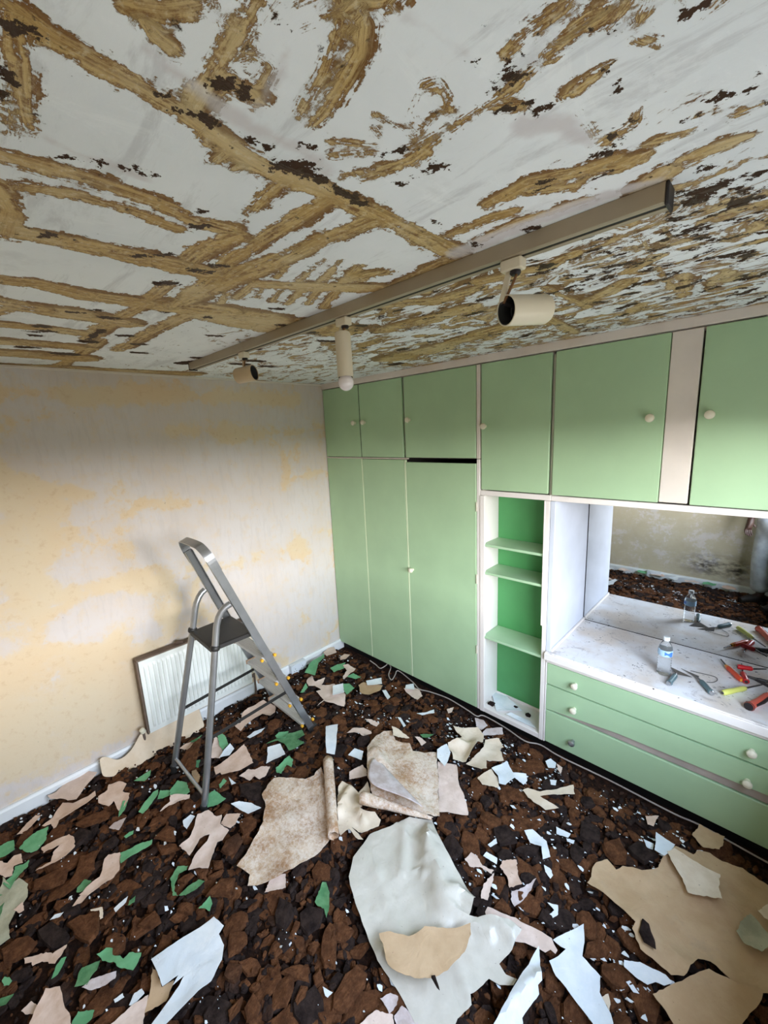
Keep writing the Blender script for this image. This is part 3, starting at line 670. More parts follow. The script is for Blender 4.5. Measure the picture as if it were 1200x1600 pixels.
CEILING_MARKS = """
g 2256 -2105 19 2243 -2077 21 2239 -2038 23 2237 -1990 24 2232 -1945 24 2221 -1908 25
g 2221 -1908 24 2208 -1845 27 2203 -1777 29 2215 -1702 31 2217 -1554 35 2216 -1431 39 2209 -1285 44
g 1981 -2099 24 1990 -2046 28 1991 -1972 31 1991 -1901 34 1976 -1817 37 1985 -1757 41
g 1902 -2060 26 1930 -2001 26 1935 -1926 27 1922 -1833 24
g 1878 -2101 41 1802 -2072 31 1676 -2072 30
g 1708 -2075 48 1718 -2023 46 1731 -1939 52 1734 -1862 55 1741 -1768 59 1740 -1706 61
g 1388 -2077 48 1412 -1994 50 1382 -1894 60 1400 -1754 66
g 1179 -2067 70 1160 -1967 70 1159 -1854 81 1146 -1742 79
g 896 -2054 53 906 -1930 53 892 -1786 60
g 592 -2039 70 617 -1897 74 626 -1770 77
g 341 -2027 102 356 -1867 110 361 -1737 115
g -25 -2009 73 38 -1738 79 49 -1441 86 113 -1103 95
g 2199 -1762 16 2126 -1761 18 2030 -1753 20
g 1962 -1732 41 1887 -1753 38 1722 -1761 34
g 2203 -1672 21 2025 -1680 29 1807 -1687 28 1407 -1666 37
g 2196 -1559 32 2050 -1582 36 1884 -1593 33 1686 -1630 44 1407 -1666 46
g 1627 -1743 25 1351 -1741 30 1049 -1768 40 807 -1770 37
g 1350 -1596 39 1038 -1620 43 636 -1630 41
g 839 -1723 27 523 -1741 35 64 -1756 39
g 1423 -1672 85 1451 -1521 91 1466 -1337 92 1454 -1158 101 1493 -1060 123
g 1392 -1601 62 1362 -1407 80 1377 -1225 93
g 1811 -1548 19 1903 -1569 15
g 1828 -1489 22 1980 -1520 18
g 1841 -1434 21 2005 -1490 17
g 1880 -1385 22 2013 -1434 19
g 1645 -1458 19 1812 -1510 15
g 1648 -1402 22 1825 -1455 20
g 1685 -1354 22 1826 -1411 20
g 1689 -1293 24 1834 -1358 19
g 1542 -1642 19 1698 -1654 17
g 1488 -1559 17 1696 -1617 14
g 1609 -1555 22 1760 -1576 19
g 1643 -1511 21 1781 -1549 14
g 1749 -1550 43 1929 -1280 45
g 1939 -1389 38 2020 -1360 36
g 1631 -1660 20 1845 -1640 24
g 1779 -1658 24 1955 -1620 17
g 1931 -1622 18 2073 -1601 21
g 2240 -2104 16 2191 -2096 25 2111 -2086 20 2069 -2076 20
g 2190 -2108 11 2117 -2101 12 2038 -2093 13
g 2332 -2028 19 2351 -2000 20 2382 -1975 19
g 2326 -2012 14 2313 -1997 17 2313 -1981 18
g 2383 -1970 10 2374 -1956 10
g 2317 -1930 22 2313 -1908 22 2313 -1887 23
g 2338 -1925 7 2366 -1912 7 2364 -1891 7 2311 -1882 7
g 2381 -1924 7 2360 -1913 8
g 2403 -1922 11 2431 -1914 10 2460 -1904 10
g 2418 -1894 8 2449 -1880 9 2492 -1867 8
g 2471 -1880 10 2443 -1862 10 2397 -1843 10 2349 -1832 13 2319 -1826 12
g 2471 -1847 11 2445 -1827 12 2398 -1815 14 2346 -1804 16 2326 -1805 16
g 2470 -1851 5 2450 -1855 5
g 2320 -1761 11 2353 -1709 11
g 2293 -1745 12 2352 -1695 12
g 2261 -1705 14 2321 -1662 13
g 2279 -1671 14 2315 -1656 14
g 2375 -1738 8 2367 -1709 8
g 2166 -1870 10 2215 -1864 7
g 2164 -1839 8 2211 -1832 10
g 2397 -1753 7 2398 -1717 6 2398 -1675 7
g 2467 -1740 12 2482 -1734 10 2477 -1707 10 2468 -1687 11
g 2450 -1737 6 2427 -1723 7 2409 -1681 10 2447 -1693 8
g 2317 -1666 24 2364 -1649 21 2434 -1654 19 2488 -1656 15 2540 -1660 16 2571 -1666 11
g 2354 -1682 12 2397 -1666 12 2445 -1661 13
g 2441 -1656 17 2494 -1658 16 2531 -1625 12
g 2558 -1711 13 2590 -1715 13 2622 -1714 12 2636 -1718 2
g 2591 -1669 19 2620 -1672 18 2647 -1664 18 2671 -1676 14
g 2610 -1682 16 2637 -1684 16 2659 -1675 15
g 2675 -1644 8 2686 -1660 8
g 2719 -1592 3 2738 -1604 9
g 2666 -1617 9 2681 -1589 10
g 2593 -1595 21 2625 -1602 15
g 2583 -1552 11 2585 -1506 12 2583 -1458 12
g 2589 -1462 22 2625 -1471 15 2639 -1499 11
g 2381 -1435 28 2463 -1448 26 2530 -1412 25 2585 -1400 24
g 2450 -1420 17 2517 -1373 17 2542 -1386 14
g 2541 -1413 19 2580 -1381 17 2613 -1381 20
g 2643 -1402 16 2684 -1387 11
g 2665 -1310 22 2714 -1312 21 2743 -1306 13
g 2737 -1382 17 2773 -1376 11
g 2695 -1420 12 2713 -1418 12
g 2266 -1395 20 2356 -1392 20 2399 -1380 20
g 2291 -1319 17 2389 -1334 18 2450 -1320 17 2518 -1310 17
g 2226 -1580 27 2225 -1506 29 2225 -1420 31 2225 -1295 34
g 2209 -1545 15 2234 -1515 11 2197 -1407 12
g 1896 -1233 39 2038 -1265 32 2183 -1288 34
g 2600 -1278 33 2632 -1297 32
g 2570 -640 27 2537 -407 31
g 2543 -1043 12 2524 -696 14 2523 -371 17
g 2594 -982 12 2631 -889 12
g 2461 -813 33 2549 -873 31
g 2295 -611 45 2439 -721 42
g 2249 -874 21 2268 -526 24
g 2151 -1084 40 2303 -1044 35
g 1836 -1156 51 1962 -1045 48 2122 -1035 40
g 1743 -878 59 1988 -896 51
g 1599 -909 68 1788 -894 62
g 1810 -512 76 2053 -531 75
g 2336 -1038 30 2411 -1069 28
g 2125 -715 25 2083 -121 35
g 1543 -433 74 1810 -512 61
g 1157 -395 118 1475 -395 107
d 2302 -1927 10 2313 -1908 10 2305 -1896 8
d 2240 -1974 5 2243 -1964 4
d 2227 -1943 8 2233 -1929 7
d 2238 -1915 9 2233 -1904 8
d 2412 -1913 5 2418 -1902 5
d 2239 -1852 8 2242 -1828 8
d 2217 -1797 14 2236 -1757 14 2233 -1723 14
d 2243 -1773 10 2253 -1756 10
d 2230 -1686 12 2222 -1618 13
d 2061 -1967 5 2067 -1924 6
d 2025 -2040 4 2037 -2026 4
d 2049 -1997 4 2051 -1990 4
d 2010 -1831 7 2012 -1820 7
d 2224 -2108 5 2238 -2090 5
d 2165 -2107 8 2148 -2100 8
d 2118 -2107 7 2117 -2101 7
d 1595 -1764 17 1620 -1732 16
d 1944 -1817 5 1970 -1796 6
d 1788 -1710 12 1803 -1686 12
d 807 -1770 13 994 -1767 12
d 1736 -1728 13 1750 -1694 13
d 2282 -1789 5 2283 -1773 5
d 451 -1285 45 530 -1249 40
d 1714 -2027 8 1737 -2010 8
d 1734 -1862 9 1795 -1801 8
d 2637 -1662 7 2649 -1651 7
d 2522 -1683 6 2541 -1679 6 2553 -1686 5
d 2557 -1694 4 2567 -1690 4
d 2510 -1671 3 2576 -1668 2
d 2381 -1606 10 2391 -1594 8
d 2345 -1610 4 2375 -1607 4
d 2372 -1673 7 2347 -1689 7
d 2312 -1621 7 2316 -1609 7
d 2524 -1730 3 2529 -1724 3
d 2711 -1610 5 2726 -1608 6
d 2629 -1601 4 2629 -1591 4
d 2630 -1576 4 2627 -1555 4
d 2542 -1601 5 2556 -1593 5
d 2510 -1636 6 2523 -1626 5
d 2542 -1621 4 2545 -1617 4
d 2718 -1440 10 2729 -1435 7
d 2746 -1421 4 2758 -1422 3
d 2762 -1453 5 2774 -1447 5
d 2695 -1416 4 2713 -1418 4
d 2681 -1418 4 2687 -1411 4
d 2669 -1168 15 2697 -1167 20
d 2656 -1135 16 2676 -1137 14
d 2656 -1176 8 2660 -1171 8
d 2708 -1066 15 2741 -1054 13
d 2684 -1258 9 2696 -1251 7
d 2640 -1315 7 2648 -1311 7
d 2563 -1437 6 2584 -1430 6
d 2547 -1367 5 2568 -1370 5
d 2597 -1474 5 2606 -1443 5
d 2623 -1481 4 2626 -1465 4
d 2472 -1431 5 2497 -1423 5
d 2447 -1415 5 2486 -1408 4
d 2498 -1246 12 2519 -1239 11
d 2272 -1471 6 2277 -1445 6
d 2628 -1216 4 2644 -1197 5
d 2273 -1316 4 2274 -1290 4
d 2617 -1038 3 2633 -1019 3
d 2694 -975 9 2705 -971 8
d 2684 -856 6 2704 -857 6
d 2698 -954 8 2707 -953 8
d 2495 -1194 5 2520 -1192 5
d 2692 -685 8 2721 -699 8
d 2736 -1091 4 2744 -1094 4
d 2474 -846 9 2491 -840 9
d 2435 -895 12 2461 -897 11
d 2754 -912 8 2763 -918 6
d 2710 -783 6 2732 -794 6
d 2583 -1018 7 2594 -1022 8
d 2643 -1150 6 2655 -1152 6
d 2274 -1009 10 2285 -1004 10
d 2679 -448 16 2700 -438 17
d 2563 -1200 5 2576 -1189 5
d 2189 -826 13 2219 -836 12
d 2471 -967 9 2492 -965 9
d 2744 -972 7 2758 -962 5
d 2306 -572 12 2329 -542 12
d 2471 -883 10 2482 -883 10
d 2635 -999 7 2650 -1000 7
d 2385 -1285 6 2404 -1271 7
d 2490 -865 7 2507 -856 8
d 2611 -1112 3 2632 -1107 3
d 2650 -970 8 2661 -962 8
d 2380 -1038 5 2404 -1025 5
d 2621 -946 7 2633 -946 7
d 2706 -861 6 2718 -859 5
d 2288 -778 8 2321 -760 8
d 2718 -1039 5 2727 -1040 5
d 2436 -1057 7 2454 -1050 7
d 2728 -1008 6 2735 -1010 8
d 2742 -831 9 2753 -836 8
d 2602 -866 7 2616 -857 7
d 2292 -1012 11 2306 -996 10
d 2736 -846 4 2759 -820 5
d 2661 -1036 7 2674 -1033 6
d 2396 -586 11 2424 -570 11
d 2713 -1041 6 2723 -1043 5
d 2283 -804 12 2329 -818 11
d 2253 -1022 6 2283 -1003 5
d 2634 -1066 3 2652 -1046 3
d 2413 -1216 6 2424 -1216 7
d 2322 -1054 7 2339 -1045 7
d 2631 -1148 3 2643 -1145 4
d 2637 -937 5 2647 -933 5
d 2543 -688 13 2563 -691 13
d 2641 -986 8 2656 -981 8
d 2387 -954 6 2414 -945 6
d 2418 -642 9 2463 -667 8
d 2654 -1148 6 2674 -1151 6
d 2653 -738 8 2676 -716 9
d 2611 -1141 5 2619 -1132 5
d 2735 -1070 5 2742 -1064 5
d 2677 -723 13 2703 -724 13
d 2688 -1084 6 2706 -1084 5
d 2747 -1091 5 2758 -1093 5
d 2449 -1145 7 2464 -1145 7
d 2492 -1016 6 2509 -1010 6
d 2752 -994 5 2770 -994 5
d 2634 -741 10 2655 -744 10
d 2720 -1015 6 2729 -1018 6
d 2704 -1093 4 2714 -1091 4
d 2474 -1103 8 2495 -1090 8
d 2630 -921 7 2653 -906 7
d 2649 -1081 5 2659 -1075 5
d 2674 -1043 6 2697 -1039 5
d 2454 -674 12 2488 -670 11
d 2618 -993 5 2642 -976 6
d 2338 -828 11 2374 -840 9
d 2448 -1140 5 2463 -1140 5
d 2576 -976 5 2591 -978 7
d 2403 -1246 4 2426 -1233 4
d 2544 -778 8 2554 -775 8
d 2653 -885 6 2668 -871 7
d 2375 -858 11 2392 -864 10
d 2190 -721 13 2222 -729 12
d 2675 -925 7 2688 -932 7
d 2606 -853 8 2616 -848 8
d 2615 -745 7 2637 -748 7
d 2732 -934 6 2740 -926 7
d 2396 -802 11 2425 -804 10
d 2529 -1030 4 2542 -1031 4
d 2704 -1046 5 2716 -1048 5
d 2302 -1076 9 2318 -1068 9
d 2457 -1011 9 2477 -1001 9
d 2616 -1184 6 2625 -1183 6
d 2424 -1162 7 2444 -1163 7
d 2637 -800 6 2648 -792 6
d 2596 -1160 4 2617 -1161 3
d 2686 -478 13 2705 -482 12
d 2531 -499 9 2565 -522 7
d 2708 -1136 6 2725 -1130 4
d 2542 -933 6 2554 -921 6
d 2506 -817 9 2529 -830 7
d 2711 -961 5 2718 -955 5
d 2309 -1037 6 2349 -1044 6
d 2644 -1063 6 2667 -1070 5
d 2601 -980 8 2626 -971 8
d 2648 -867 4 2658 -857 3
d 2435 -1168 7 2453 -1162 7
d 2608 -1088 4 2627 -1072 5
d 2702 -677 9 2718 -676 9
d 2598 -1043 5 2606 -1044 5
d 2597 -1170 4 2606 -1163 4
d 2379 -1264 5 2388 -1254 5
d 2307 -1116 8 2323 -1100 7
d 2511 -985 5 2525 -981 5
d 2327 -935 5 2343 -917 5
d 2519 -652 10 2555 -671 10
d 1585 -1040 14 1596 -1017 14
d 2563 -356 6 2589 -396 5
d 573 -878 28 587 -815 28
d 1807 -1067 10 1827 -1061 10
d 512 -1953 21 525 -1907 21
d 2722 -435 12 2753 -472 10
d 1747 -1177 13 1759 -1155 13
d 2711 -693 5 2726 -720 6
d 864 -1919 20 872 -1898 19
d 2695 -649 9 2722 -673 8
d 1292 -998 20 1318 -932 21
d 2216 -800 12 2260 -804 10
d 1166 -1800 16 1180 -1768 14
d 2489 -582 8 2519 -606 7
d 1578 -1414 14 1592 -1388 14
d 2495 -777 8 2514 -795 8
d 690 -1038 33 709 -962 33
d 2638 -238 7 2661 -287 6
d 825 -1960 13 840 -1918 14
d 2396 -810 7 2412 -826 7
d 1235 -1844 13 1241 -1832 13
d 2426 -857 10 2446 -870 7
d 755 -1778 26 764 -1750 26
d 2287 -259 10 2332 -294 11
d 1172 -1895 10 1187 -1862 10
d 1019 -221 43 1065 -219 40
d 765 -1939 24 771 -1922 24
d 2340 -405 14 2389 -432 16
d 806 -1617 18 816 -1586 17
d 2588 -380 10 2627 -416 9
d 1115 -1434 15 1132 -1390 15
d 2049 -646 10 2072 -659 10
d 1319 -1214 20 1337 -1171 20
d 1929 -809 12 1991 -801 13
d 1339 -1665 11 1347 -1650 10
d 2673 -236 14 2712 -283 13
d 569 -1044 35 581 -990 35
d 2681 -48 11 2725 -108 14
d 1365 -1175 23 1391 -1115 23
d 1702 -172 15 1746 -195 13
d 1411 -1294 17 1426 -1260 17
d 1350 -533 24 1392 -528 22
d 622 -1570 24 635 -1521 24
d 1800 -901 10 1835 -895 11
d 433 -1816 36 443 -1772 37
d 2715 -72 5 2738 -134 6
d 935 -1697 19 946 -1666 20
d 1886 -261 16 1931 -285 16
d 1055 -683 25 1068 -643 26
d 2609 -779 4 2622 -801 4
d 1359 -1542 11 1364 -1531 11
d 2537 -504 15 2581 -529 13
d 1778 -1135 9 1787 -1117 9
d 2205 -720 7 2225 -736 6
d 925 -1947 18 932 -1931 20
d 2211 -779 7 2229 -792 7
d 963 -1211 30 984 -1146 30
d 2056 -932 14 2100 -926 13
d 635 -1290 27 648 -1242 27
w 2225 -1295 37 2361 -1305 33 2467 -1300 31 2546 -1294 29 2614 -1277 26
w 2634 -1308 7 2646 -1240 7
w 2291 -1999 13 2278 -1932 16 2261 -1864 18 2273 -1783 19 2253 -1726 19
w 2297 -1874 8 2364 -1879 7 2396 -1891 6
w 2059 -2051 16 2051 -2021 17 2054 -1986 18 2048 -1933 12
w 2521 -1585 31 2561 -1550 25 2570 -1473 20
w 2503 -1823 8 2517 -1788 9 2524 -1742 10
c 2521 -1603 2 2502 -1569 2 2480 -1519 2 2459 -1453 2 2440 -1399 2 2390 -1313 2 2336 -1240 2
c 2206 -1092 2 2141 -1011 3 2031 -840 3 1792 -537 4
c 2529 -1819 2 2528 -1791 2 2530 -1758 2 2527 -1727 2
c 2481 -1770 2 2494 -1731 2
c 2625 -1721 2 2630 -1682 2
c 2293 -2003 2 2294 -1915 2 2285 -1819 2 2275 -1737 2
d 2636 -2448 9 2571 -2403 9
g 892 -2120 28 1145 -2024 28
g 2792 -2091 29 2578 -2051 29
g 855 -2541 26 1012 -2456 26
g 2935 -2472 40 2753 -2407 40
d 1256 -2265 9 1423 -2120 9
g 2798 -1828 16 2768 -1764 16
g 1711 -2533 32 1634 -2478 32
g 2773 -2193 27 2711 -1998 27
g 577 -2221 36 898 -2171 36
d 2714 -2154 9 2645 -2063 9
g 1196 -2427 30 1025 -2258 30
g 3047 -2274 21 2868 -2244 21
g 947 -2367 27 1099 -2189 27
g 2605 -2417 20 2399 -2222 20
d 2924 -2480 9 3275 -2414 9
g 2728 -2094 32 2604 -2073 32
g 1448 -2370 17 1402 -2279 17
g 2520 -1938 30 2511 -1870 30
g 1567 -2486 18 1522 -2414 18
d 2704 -2453 9 2824 -2373 9
g 1224 -2272 33 1227 -2221 33
g 2519 -1942 19 2226 -1932 19
g 1145 -2364 21 1288 -2336 21
g 2798 -2426 28 3072 -2371 28
d 2014 -2240 9 2011 -2183 9
g 3057 -1896 15 3072 -1848 15
g 1449 -2503 33 1235 -2370 33
g 3043 -1886 37 3014 -1666 37
g 2315 -2333 21 2226 -2270 21
d 2694 -2134 9 2848 -2080 9
g 1030 -2515 26 1256 -2341 26
g 2634 -2112 37 2418 -2099 37
g 2581 -2328 39 2425 -2125 39
g 3037 -2462 32 3051 -2352 32
d 2571 -2415 9 2762 -2295 9
g 3005 -1801 33 2762 -1652 33
g 1838 -2260 30 2154 -2150 30
g 3002 -1935 22 3346 -1898 22
g 2968 -2214 23 2830 -2034 23
d 2664 -2335 9 2351 -2326 9
g 884 -2444 28 1076 -2351 28
g 2649 -2072 38 2467 -2014 38
g 496 -2502 32 634 -2483 32
g 3095 -1921 35 3374 -1858 35
d 940 -2508 9 988 -2346 9
""".strip().split("\n")
WALL_MARKS = """
o -2008 2275 55 -1860 2275 59 -1670 2254 62
o -1702 2236 58 -1448 2268 63 -1114 2290 69
o -1034 2272 53 -714 2281 58 -282 2244 64
o -1875 2184 49 -1772 2151 51
o -1986 2120 23 -1883 2135 23
p -1947 2355 37 -1740 2352 40
p -1563 2363 35 -1520 2330 36
p -1951 2183 48 -1819 2197 50 -1769 2168 51
p -1558 2186 40 -1319 2188 43 -1089 2169 46
p -1460 2187 75 -1288 2149 79
p -916 2169 56 -293 2145 65 -33 2197 69
p -1707 2202 24 -1680 2185 24
p -144 2398 76 -33 2197 79
o -2087 1805 128 -1955 1685 136 -2039 1492 135
o -2104 1404 101 -2033 1203 105 -2111 1047 105
o -1926 1168 80 -1742 1168 85 -1540 1147 90
o -1571 1177 80 -1447 1009 85 -1439 780 87
o -1439 1204 50 -1407 1151 50
o -1615 1354 118 -2146 1449 98
o -1583 1799 64 -1553 1776 64
o -1780 1730 53 -1803 1769 53
o -388 1219 64 -342 1043 65
o -247 1009 56 -185 947 57
o -413 666 72 -372 418 75
o -1008 1061 33 -907 1082 33
o -1038 1740 40 -974 1710 40
o -2252 813 155 -1946 659 174 -1670 742 186
o -2303 502 230 -2043 421 251 -1712 451 275
p -1906 1986 149 -1503 1887 172 -677 1725 216
p -1394 1386 167 -722 1338 197 -109 1389 224
p -1841 1333 128 -1582 1346 139 -1362 1336 148
p -1799 1005 89 -1629 1027 93 -1492 958 97
p -1985 977 51 -1873 932 53 -1792 837 55
p -1658 824 82 -1552 803 85
p -660 910 182 -189 532 208
p -1026 919 143 -802 636 155 -357 231 177
p -140 1052 114 -130 387 121
p -2157 1083 38 -2141 1022 38
p -2138 1039 28 -2200 973 27
""".strip().split("\n")

# ------------------------------------------------------------------ the room
XR, YF, YB = WX, -2.62, 0.62
structure(box('floor', (-0.1, YF - 0.1, -0.1), (XR + 0.1, YB, 0.0), M['floor'], bev=0))

def seg_field(X, Y, marks, kinds, reach, unit):
    """signed closeness to digitised strokes: (half width - distance) / unit"""
    best = np.full(X.shape, -1.2); side = np.zeros(X.shape); along = np.zeros(X.shape)
    for ln in marks:
        k, *v = ln.split()
        if k not in kinds: continue
        v = np.array(v, float).reshape(-1, 3) / 1000
        acc = random.random() * 10
        for i in range(max(1, len(v) - 1)):
            a, b = v[i], v[min(i + 1, len(v) - 1)]
            R = max(a[2], b[2]) + reach
            mk = (X > min(a[0], b[0]) - R) & (X < max(a[0], b[0]) + R) & (Y > min(a[1], b[1]) - R) & (Y < max(a[1], b[1]) + R)
            if not mk.any(): continue
            x, y = X[mk], Y[mk]
            d = b[:2] - a[:2]; L = math.hypot(*d) + 1e-9; d = d / L
            t = np.clip((x - a[0]) * d[0] + (y - a[1]) * d[1], 0, L)
            px, py = x - a[0] - t * d[0], y - a[1] - t * d[1]
            dist = np.hypot(px, py); w = a[2] + (b[2] - a[2]) * t / L
            val = np.clip((w - dist) / unit, -1.2, 1.0)
            cur = best[mk]; up = val > cur
            sd = np.sign(px * d[1] - py * d[0]) * dist / w
            s_ = side[mk]; s_[up] = sd[up]; side[mk] = s_
            l_ = along[mk]; l_[up] = (t + acc)[up]; along[mk] = l_
            cur[up] = val[up]; best[mk] = cur
            acc += L
    return best, side, along

def grid_plane(name, us, vs_, fn, mat, attrs):
    U, V = np.meshgrid(us, vs_, indexing='ij')
    nu, nv = len(us), len(vs_)
    co = np.stack(fn(U.ravel(), V.ravel()), 1)
    idx = np.arange(nu * nv).reshape(nu, nv)
    q = np.stack([idx[:-1, :-1], idx[1:, :-1], idx[1:, 1:], idx[:-1, 1:]], -1).reshape(-1, 4)
    me = bpy.data.meshes.new(name)
    me.vertices.add(len(co)); me.vertices.foreach_set('co', co.astype(np.float32).ravel())
    me.loops.add(q.size); me.loops.foreach_set('vertex_index', q.astype(np.int32).ravel())
    me.polygons.add(len(q)); me.polygons.foreach_set('loop_start', np.arange(0, q.size, 4, dtype=np.int32))
    me.update(calc_edges=True)
    for k, a in attrs.items():
        at = me.attributes.new(k, 'FLOAT', 'POINT'); at.data.foreach_set('value', a.ravel().astype(np.float32))
    return link(name, me, mat)

random.seed(5)
cx = np.arange(-0.02, XR + 0.03, 0.008); cy = np.arange(YF - 0.02, 0.02, 0.008)
CX, CY = np.meshgrid(cx, cy, indexing='ij')
glue, side, along = seg_field(CX, CY, CEILING_MARKS, 'g', 0.03, 0.022)
dark, _, _ = seg_field(CX, CY, CEILING_MARKS, 'd', 0.03, 0.022)
plain, _, _ = seg_field(CX, CY, CEILING_MARKS, 'w', 0.06, 0.04)
crack, _, _ = seg_field(CX, CY, CEILING_MARKS, 'c', 0.02, 0.008)
sm = lambda v, a, b: np.clip((v - a) / (b - a), 0, 1) ** 2 * (3 - 2 * np.clip((v - a) / (b - a), 0, 1))
dens = sm(CY, -1.34, -1.14) * (0.78 + 0.22 * sm(CX, 0.6, 1.4)) + 0.5 * sm(CX, 0.0, .3) * (1 - sm(CX, 1.3, 1.8)) * sm(CY, -1.75, -1.5) * (1 - sm(CY, -1.34, -1.14)) + 0.35 * sm(CX, 2.2, 2.7) * sm(CY, -2.0, -1.3) * (1 - sm(CY, -1.32, -1.12))
structure(grid_plane('ceiling', cx, cy, lambda u, v: (u, v, np.full(u.shape, H)), M['ceiling'],
    dict(glue=glue, side=side, along=along, dark=dark, plain=plain, crack=crack, dens=dens)))
structure(box('ceiling_slab', (-0.1, YF - 0.1, H + 0.004), (XR + 0.1, YB, H + 0.1), M['white'], bev=0))

wy = np.arange(YF, 0.03, 0.014); wz = np.arange(0, H + 0.01, 0.014)
WYg, WZg = np.meshgrid(wy, wz, indexing='ij')
ok, _, _ = seg_field(WYg, WZg, WALL_MARKS, 'o', 0.12, 0.07)
pk, _, _ = seg_field(WYg, WZg, WALL_MARKS, 'p', 0.12, 0.07)
keep = np.clip(ok, -1.2, 1) * (ok > -1.19) - np.clip(pk, -1.2, 1) * (pk > -1.19)
keep = np.where(ok > -1.19, ok + 0.25, 0) - np.where(pk > -1.19, pk + 0.25, 0) + 0.5 * (1 - sm(WZg, 0.45, 0.75)) * (1 - sm(WYg, -1.3, -0.6))
structure(grid_plane('wall_left', wy, wz, lambda u, v: (np.zeros(u.shape), u, v), M['wall'], dict(keep=keep)))
structure(box('wall_left_backing', (-0.1, YF - 0.1, 0), (-0.004, YB, H), M['dark'], bev=0))
fx_ = np.arange(0, XR + 0.01, 0.03); fz_ = np.arange(0, H + 0.01, 0.03)
FXg, FZg = np.meshgrid(fx_, fz_, indexing='ij')
stain = np.exp(-((FXg - 2.35) / 0.22) ** 2 - ((FZg - 0.27) / 0.12) ** 2) + 0.8 * np.exp(-((FXg - 2.62) / 0.08) ** 2 - ((FZg - 0.25) / 0.14) ** 2)
structure(grid_plane('wall_front', fx_, fz_, lambda u, v: (u, np.full(u.shape, YF), v), M['wall_plain'], dict(stain=np.clip(stain, 0, 1))))
structure(box('wall_front_backing', (-0.1, YF - 0.1, 0), (XR + 0.1, YF - 0.004, H), M['dark'], bev=0))
structure(box('wall_back', (-0.1, YB, 0), (XR + 0.1, YB + 0.1, H), M['white'], bev=0))
wr = MB()
wr.box((XR, YF - 0.1, 0), (XR + 0.22, YB, WZ0), 0).box((XR, YF - 0.1, WZ1), (XR + 0.22, YB, H), 0)
wr.box((XR, YF - 0.1, WZ0), (XR + 0.22, WY0, WZ1), 0).box((XR, WY1, WZ0), (XR + 0.22, YB, WZ1), 0)
structure(wr.build('wall_right', M['wall_plain']))
# window
wroot = tag(bpy.data.objects.new('window_1', None), kind='structure'); COL.objects.link(wroot)
fr = MB()
for y in (WY0, (WY0 + WY1) / 2 - 0.025, WY1 - 0.05): fr.box((XR + 0.10, y, WZ0), (XR + 0.15, y + 0.05, WZ1))
for z in (WZ0, WZ1 - 0.05): fr.box((XR + 0.101, WY0, z), (XR + 0.149, WY1, z + 0.05))
fr.build('window_frame', M['frame_white'], wroot)
for y0, y1 in ((WY0 + 0.05, (WY0 + WY1) / 2 - 0.025), ((WY0 + WY1) / 2 + 0.025, WY1 - 0.05)):
    box('pane', (XR + 0.122, y0, WZ0 + 0.05), (XR + 0.127, y1, WZ1 - 0.05), M['glass'], wroot, 0)
box('window_sill', (XR - 0.06, WY0 - 0.05, WZ0 - 0.03), (XR + 0.11, WY1 + 0.05, WZ0), M['frame_white'], wroot)
# skirting boards
def skirting(name, a, b, axis):
    prof = [(0, 0), (0.018, 0), (0.018, 0.078), (0.012, 0.088), (0.012, 0.095), (0, 0.095)]
    vs = []
    for p in (a, b):
        for d, z in prof:
            vs.append((p[0] + d, p[1], z) if axis == 'x' else (p[0], p[1] + d, z) if axis == 'y' else (p[0] - d, p[1], z))
    n = len(prof)
    fs = [(i, (i + 1) % n, n + (i + 1) % n, n + i) for i in range(n)] + [tuple(range(n))[::-1], tuple(range(n, 2 * n))]
    return structure(mesh(name, vs, fs, M['skirting']))
skirting('baseboard_left', (0, YF, 0), (0, 0.035, 0), 'x')
skirting('baseboard_front', (0, YF, 0), (XR, YF, 0), 'y')
skirting('baseboard_right', (XR, YF, 0), (XR, 0, 0), '-x')
structure(box('trim_1', (0, -0.006, 2.358), (XR, 0.02, H), M['frieze']))
structure(box('trim_2', (0.0, YF, H - 0.014), (0.012, 0, H), M['frieze']))

# ------------------------------------------------------------------ fitted cupboards (front plane y = 0)
T = 0.02
def panel(name, x0, x1, z0, z1, parent, mat=None, y0=0.0, t=T):
    return box(name, (x0, y0, z0), (x1, y0 + t, z1), mat or M['door'], parent, 0.0025)
D = 0.58
wd = thing('wardrobe', 'tall green built-in wardrobe with three plain doors in the corner', 'wardrobe')
ca = MB()
for x in (0.004, 0.888, 1.483): ca.box((x, T + .004, .072), (x + .02, D, 1.795))
ca.box((0.004, T + .16, 1.778), (1.503, D, 1.797)).box((0.004, T + .004, .072), (1.503, D, .09)).box((0.004, D - .01, .072), (1.503, D, 1.79))
ca.build('carcass', M['dark'], wd)  # shade inside the wardrobe put into the carcass colour, seen through the slit
d1 = panel('door', 0.006, 0.436, .075, 1.789, wd)
d2 = panel('door', 0.450, 0.885, .075, 1.786, wd)
d3 = panel('door', 0.904, 1.476, .075, 1.770, wd)
for x0, x1 in ((.437, .448), (.887, .902)): panel('door_strip', x0, x1, .075, 1.786, wd, M['strip_paint'], -.001, .018)
panel('post', 1.479, 1.503, .072, 1.797, wd, M['white'], .002)
knob(d3, 0.936, 0, 0.972)
for z in (1.50, 1.02, 0.52):
    MB().tube([(1.480, -.002, z - .03), (1.480, -.002, z + .03)], .004, 8).build('hinge', M['brass'], wd)
panel('top_rail', 0.004, 0.92, 1.7895, 1.7985, wd, M['frieze'], .001)
box('plinth', (0.004, .04, 0), (1.505, .06, .072), M['black'], wd)
settle(wd, (0.75, 0.3, 0))

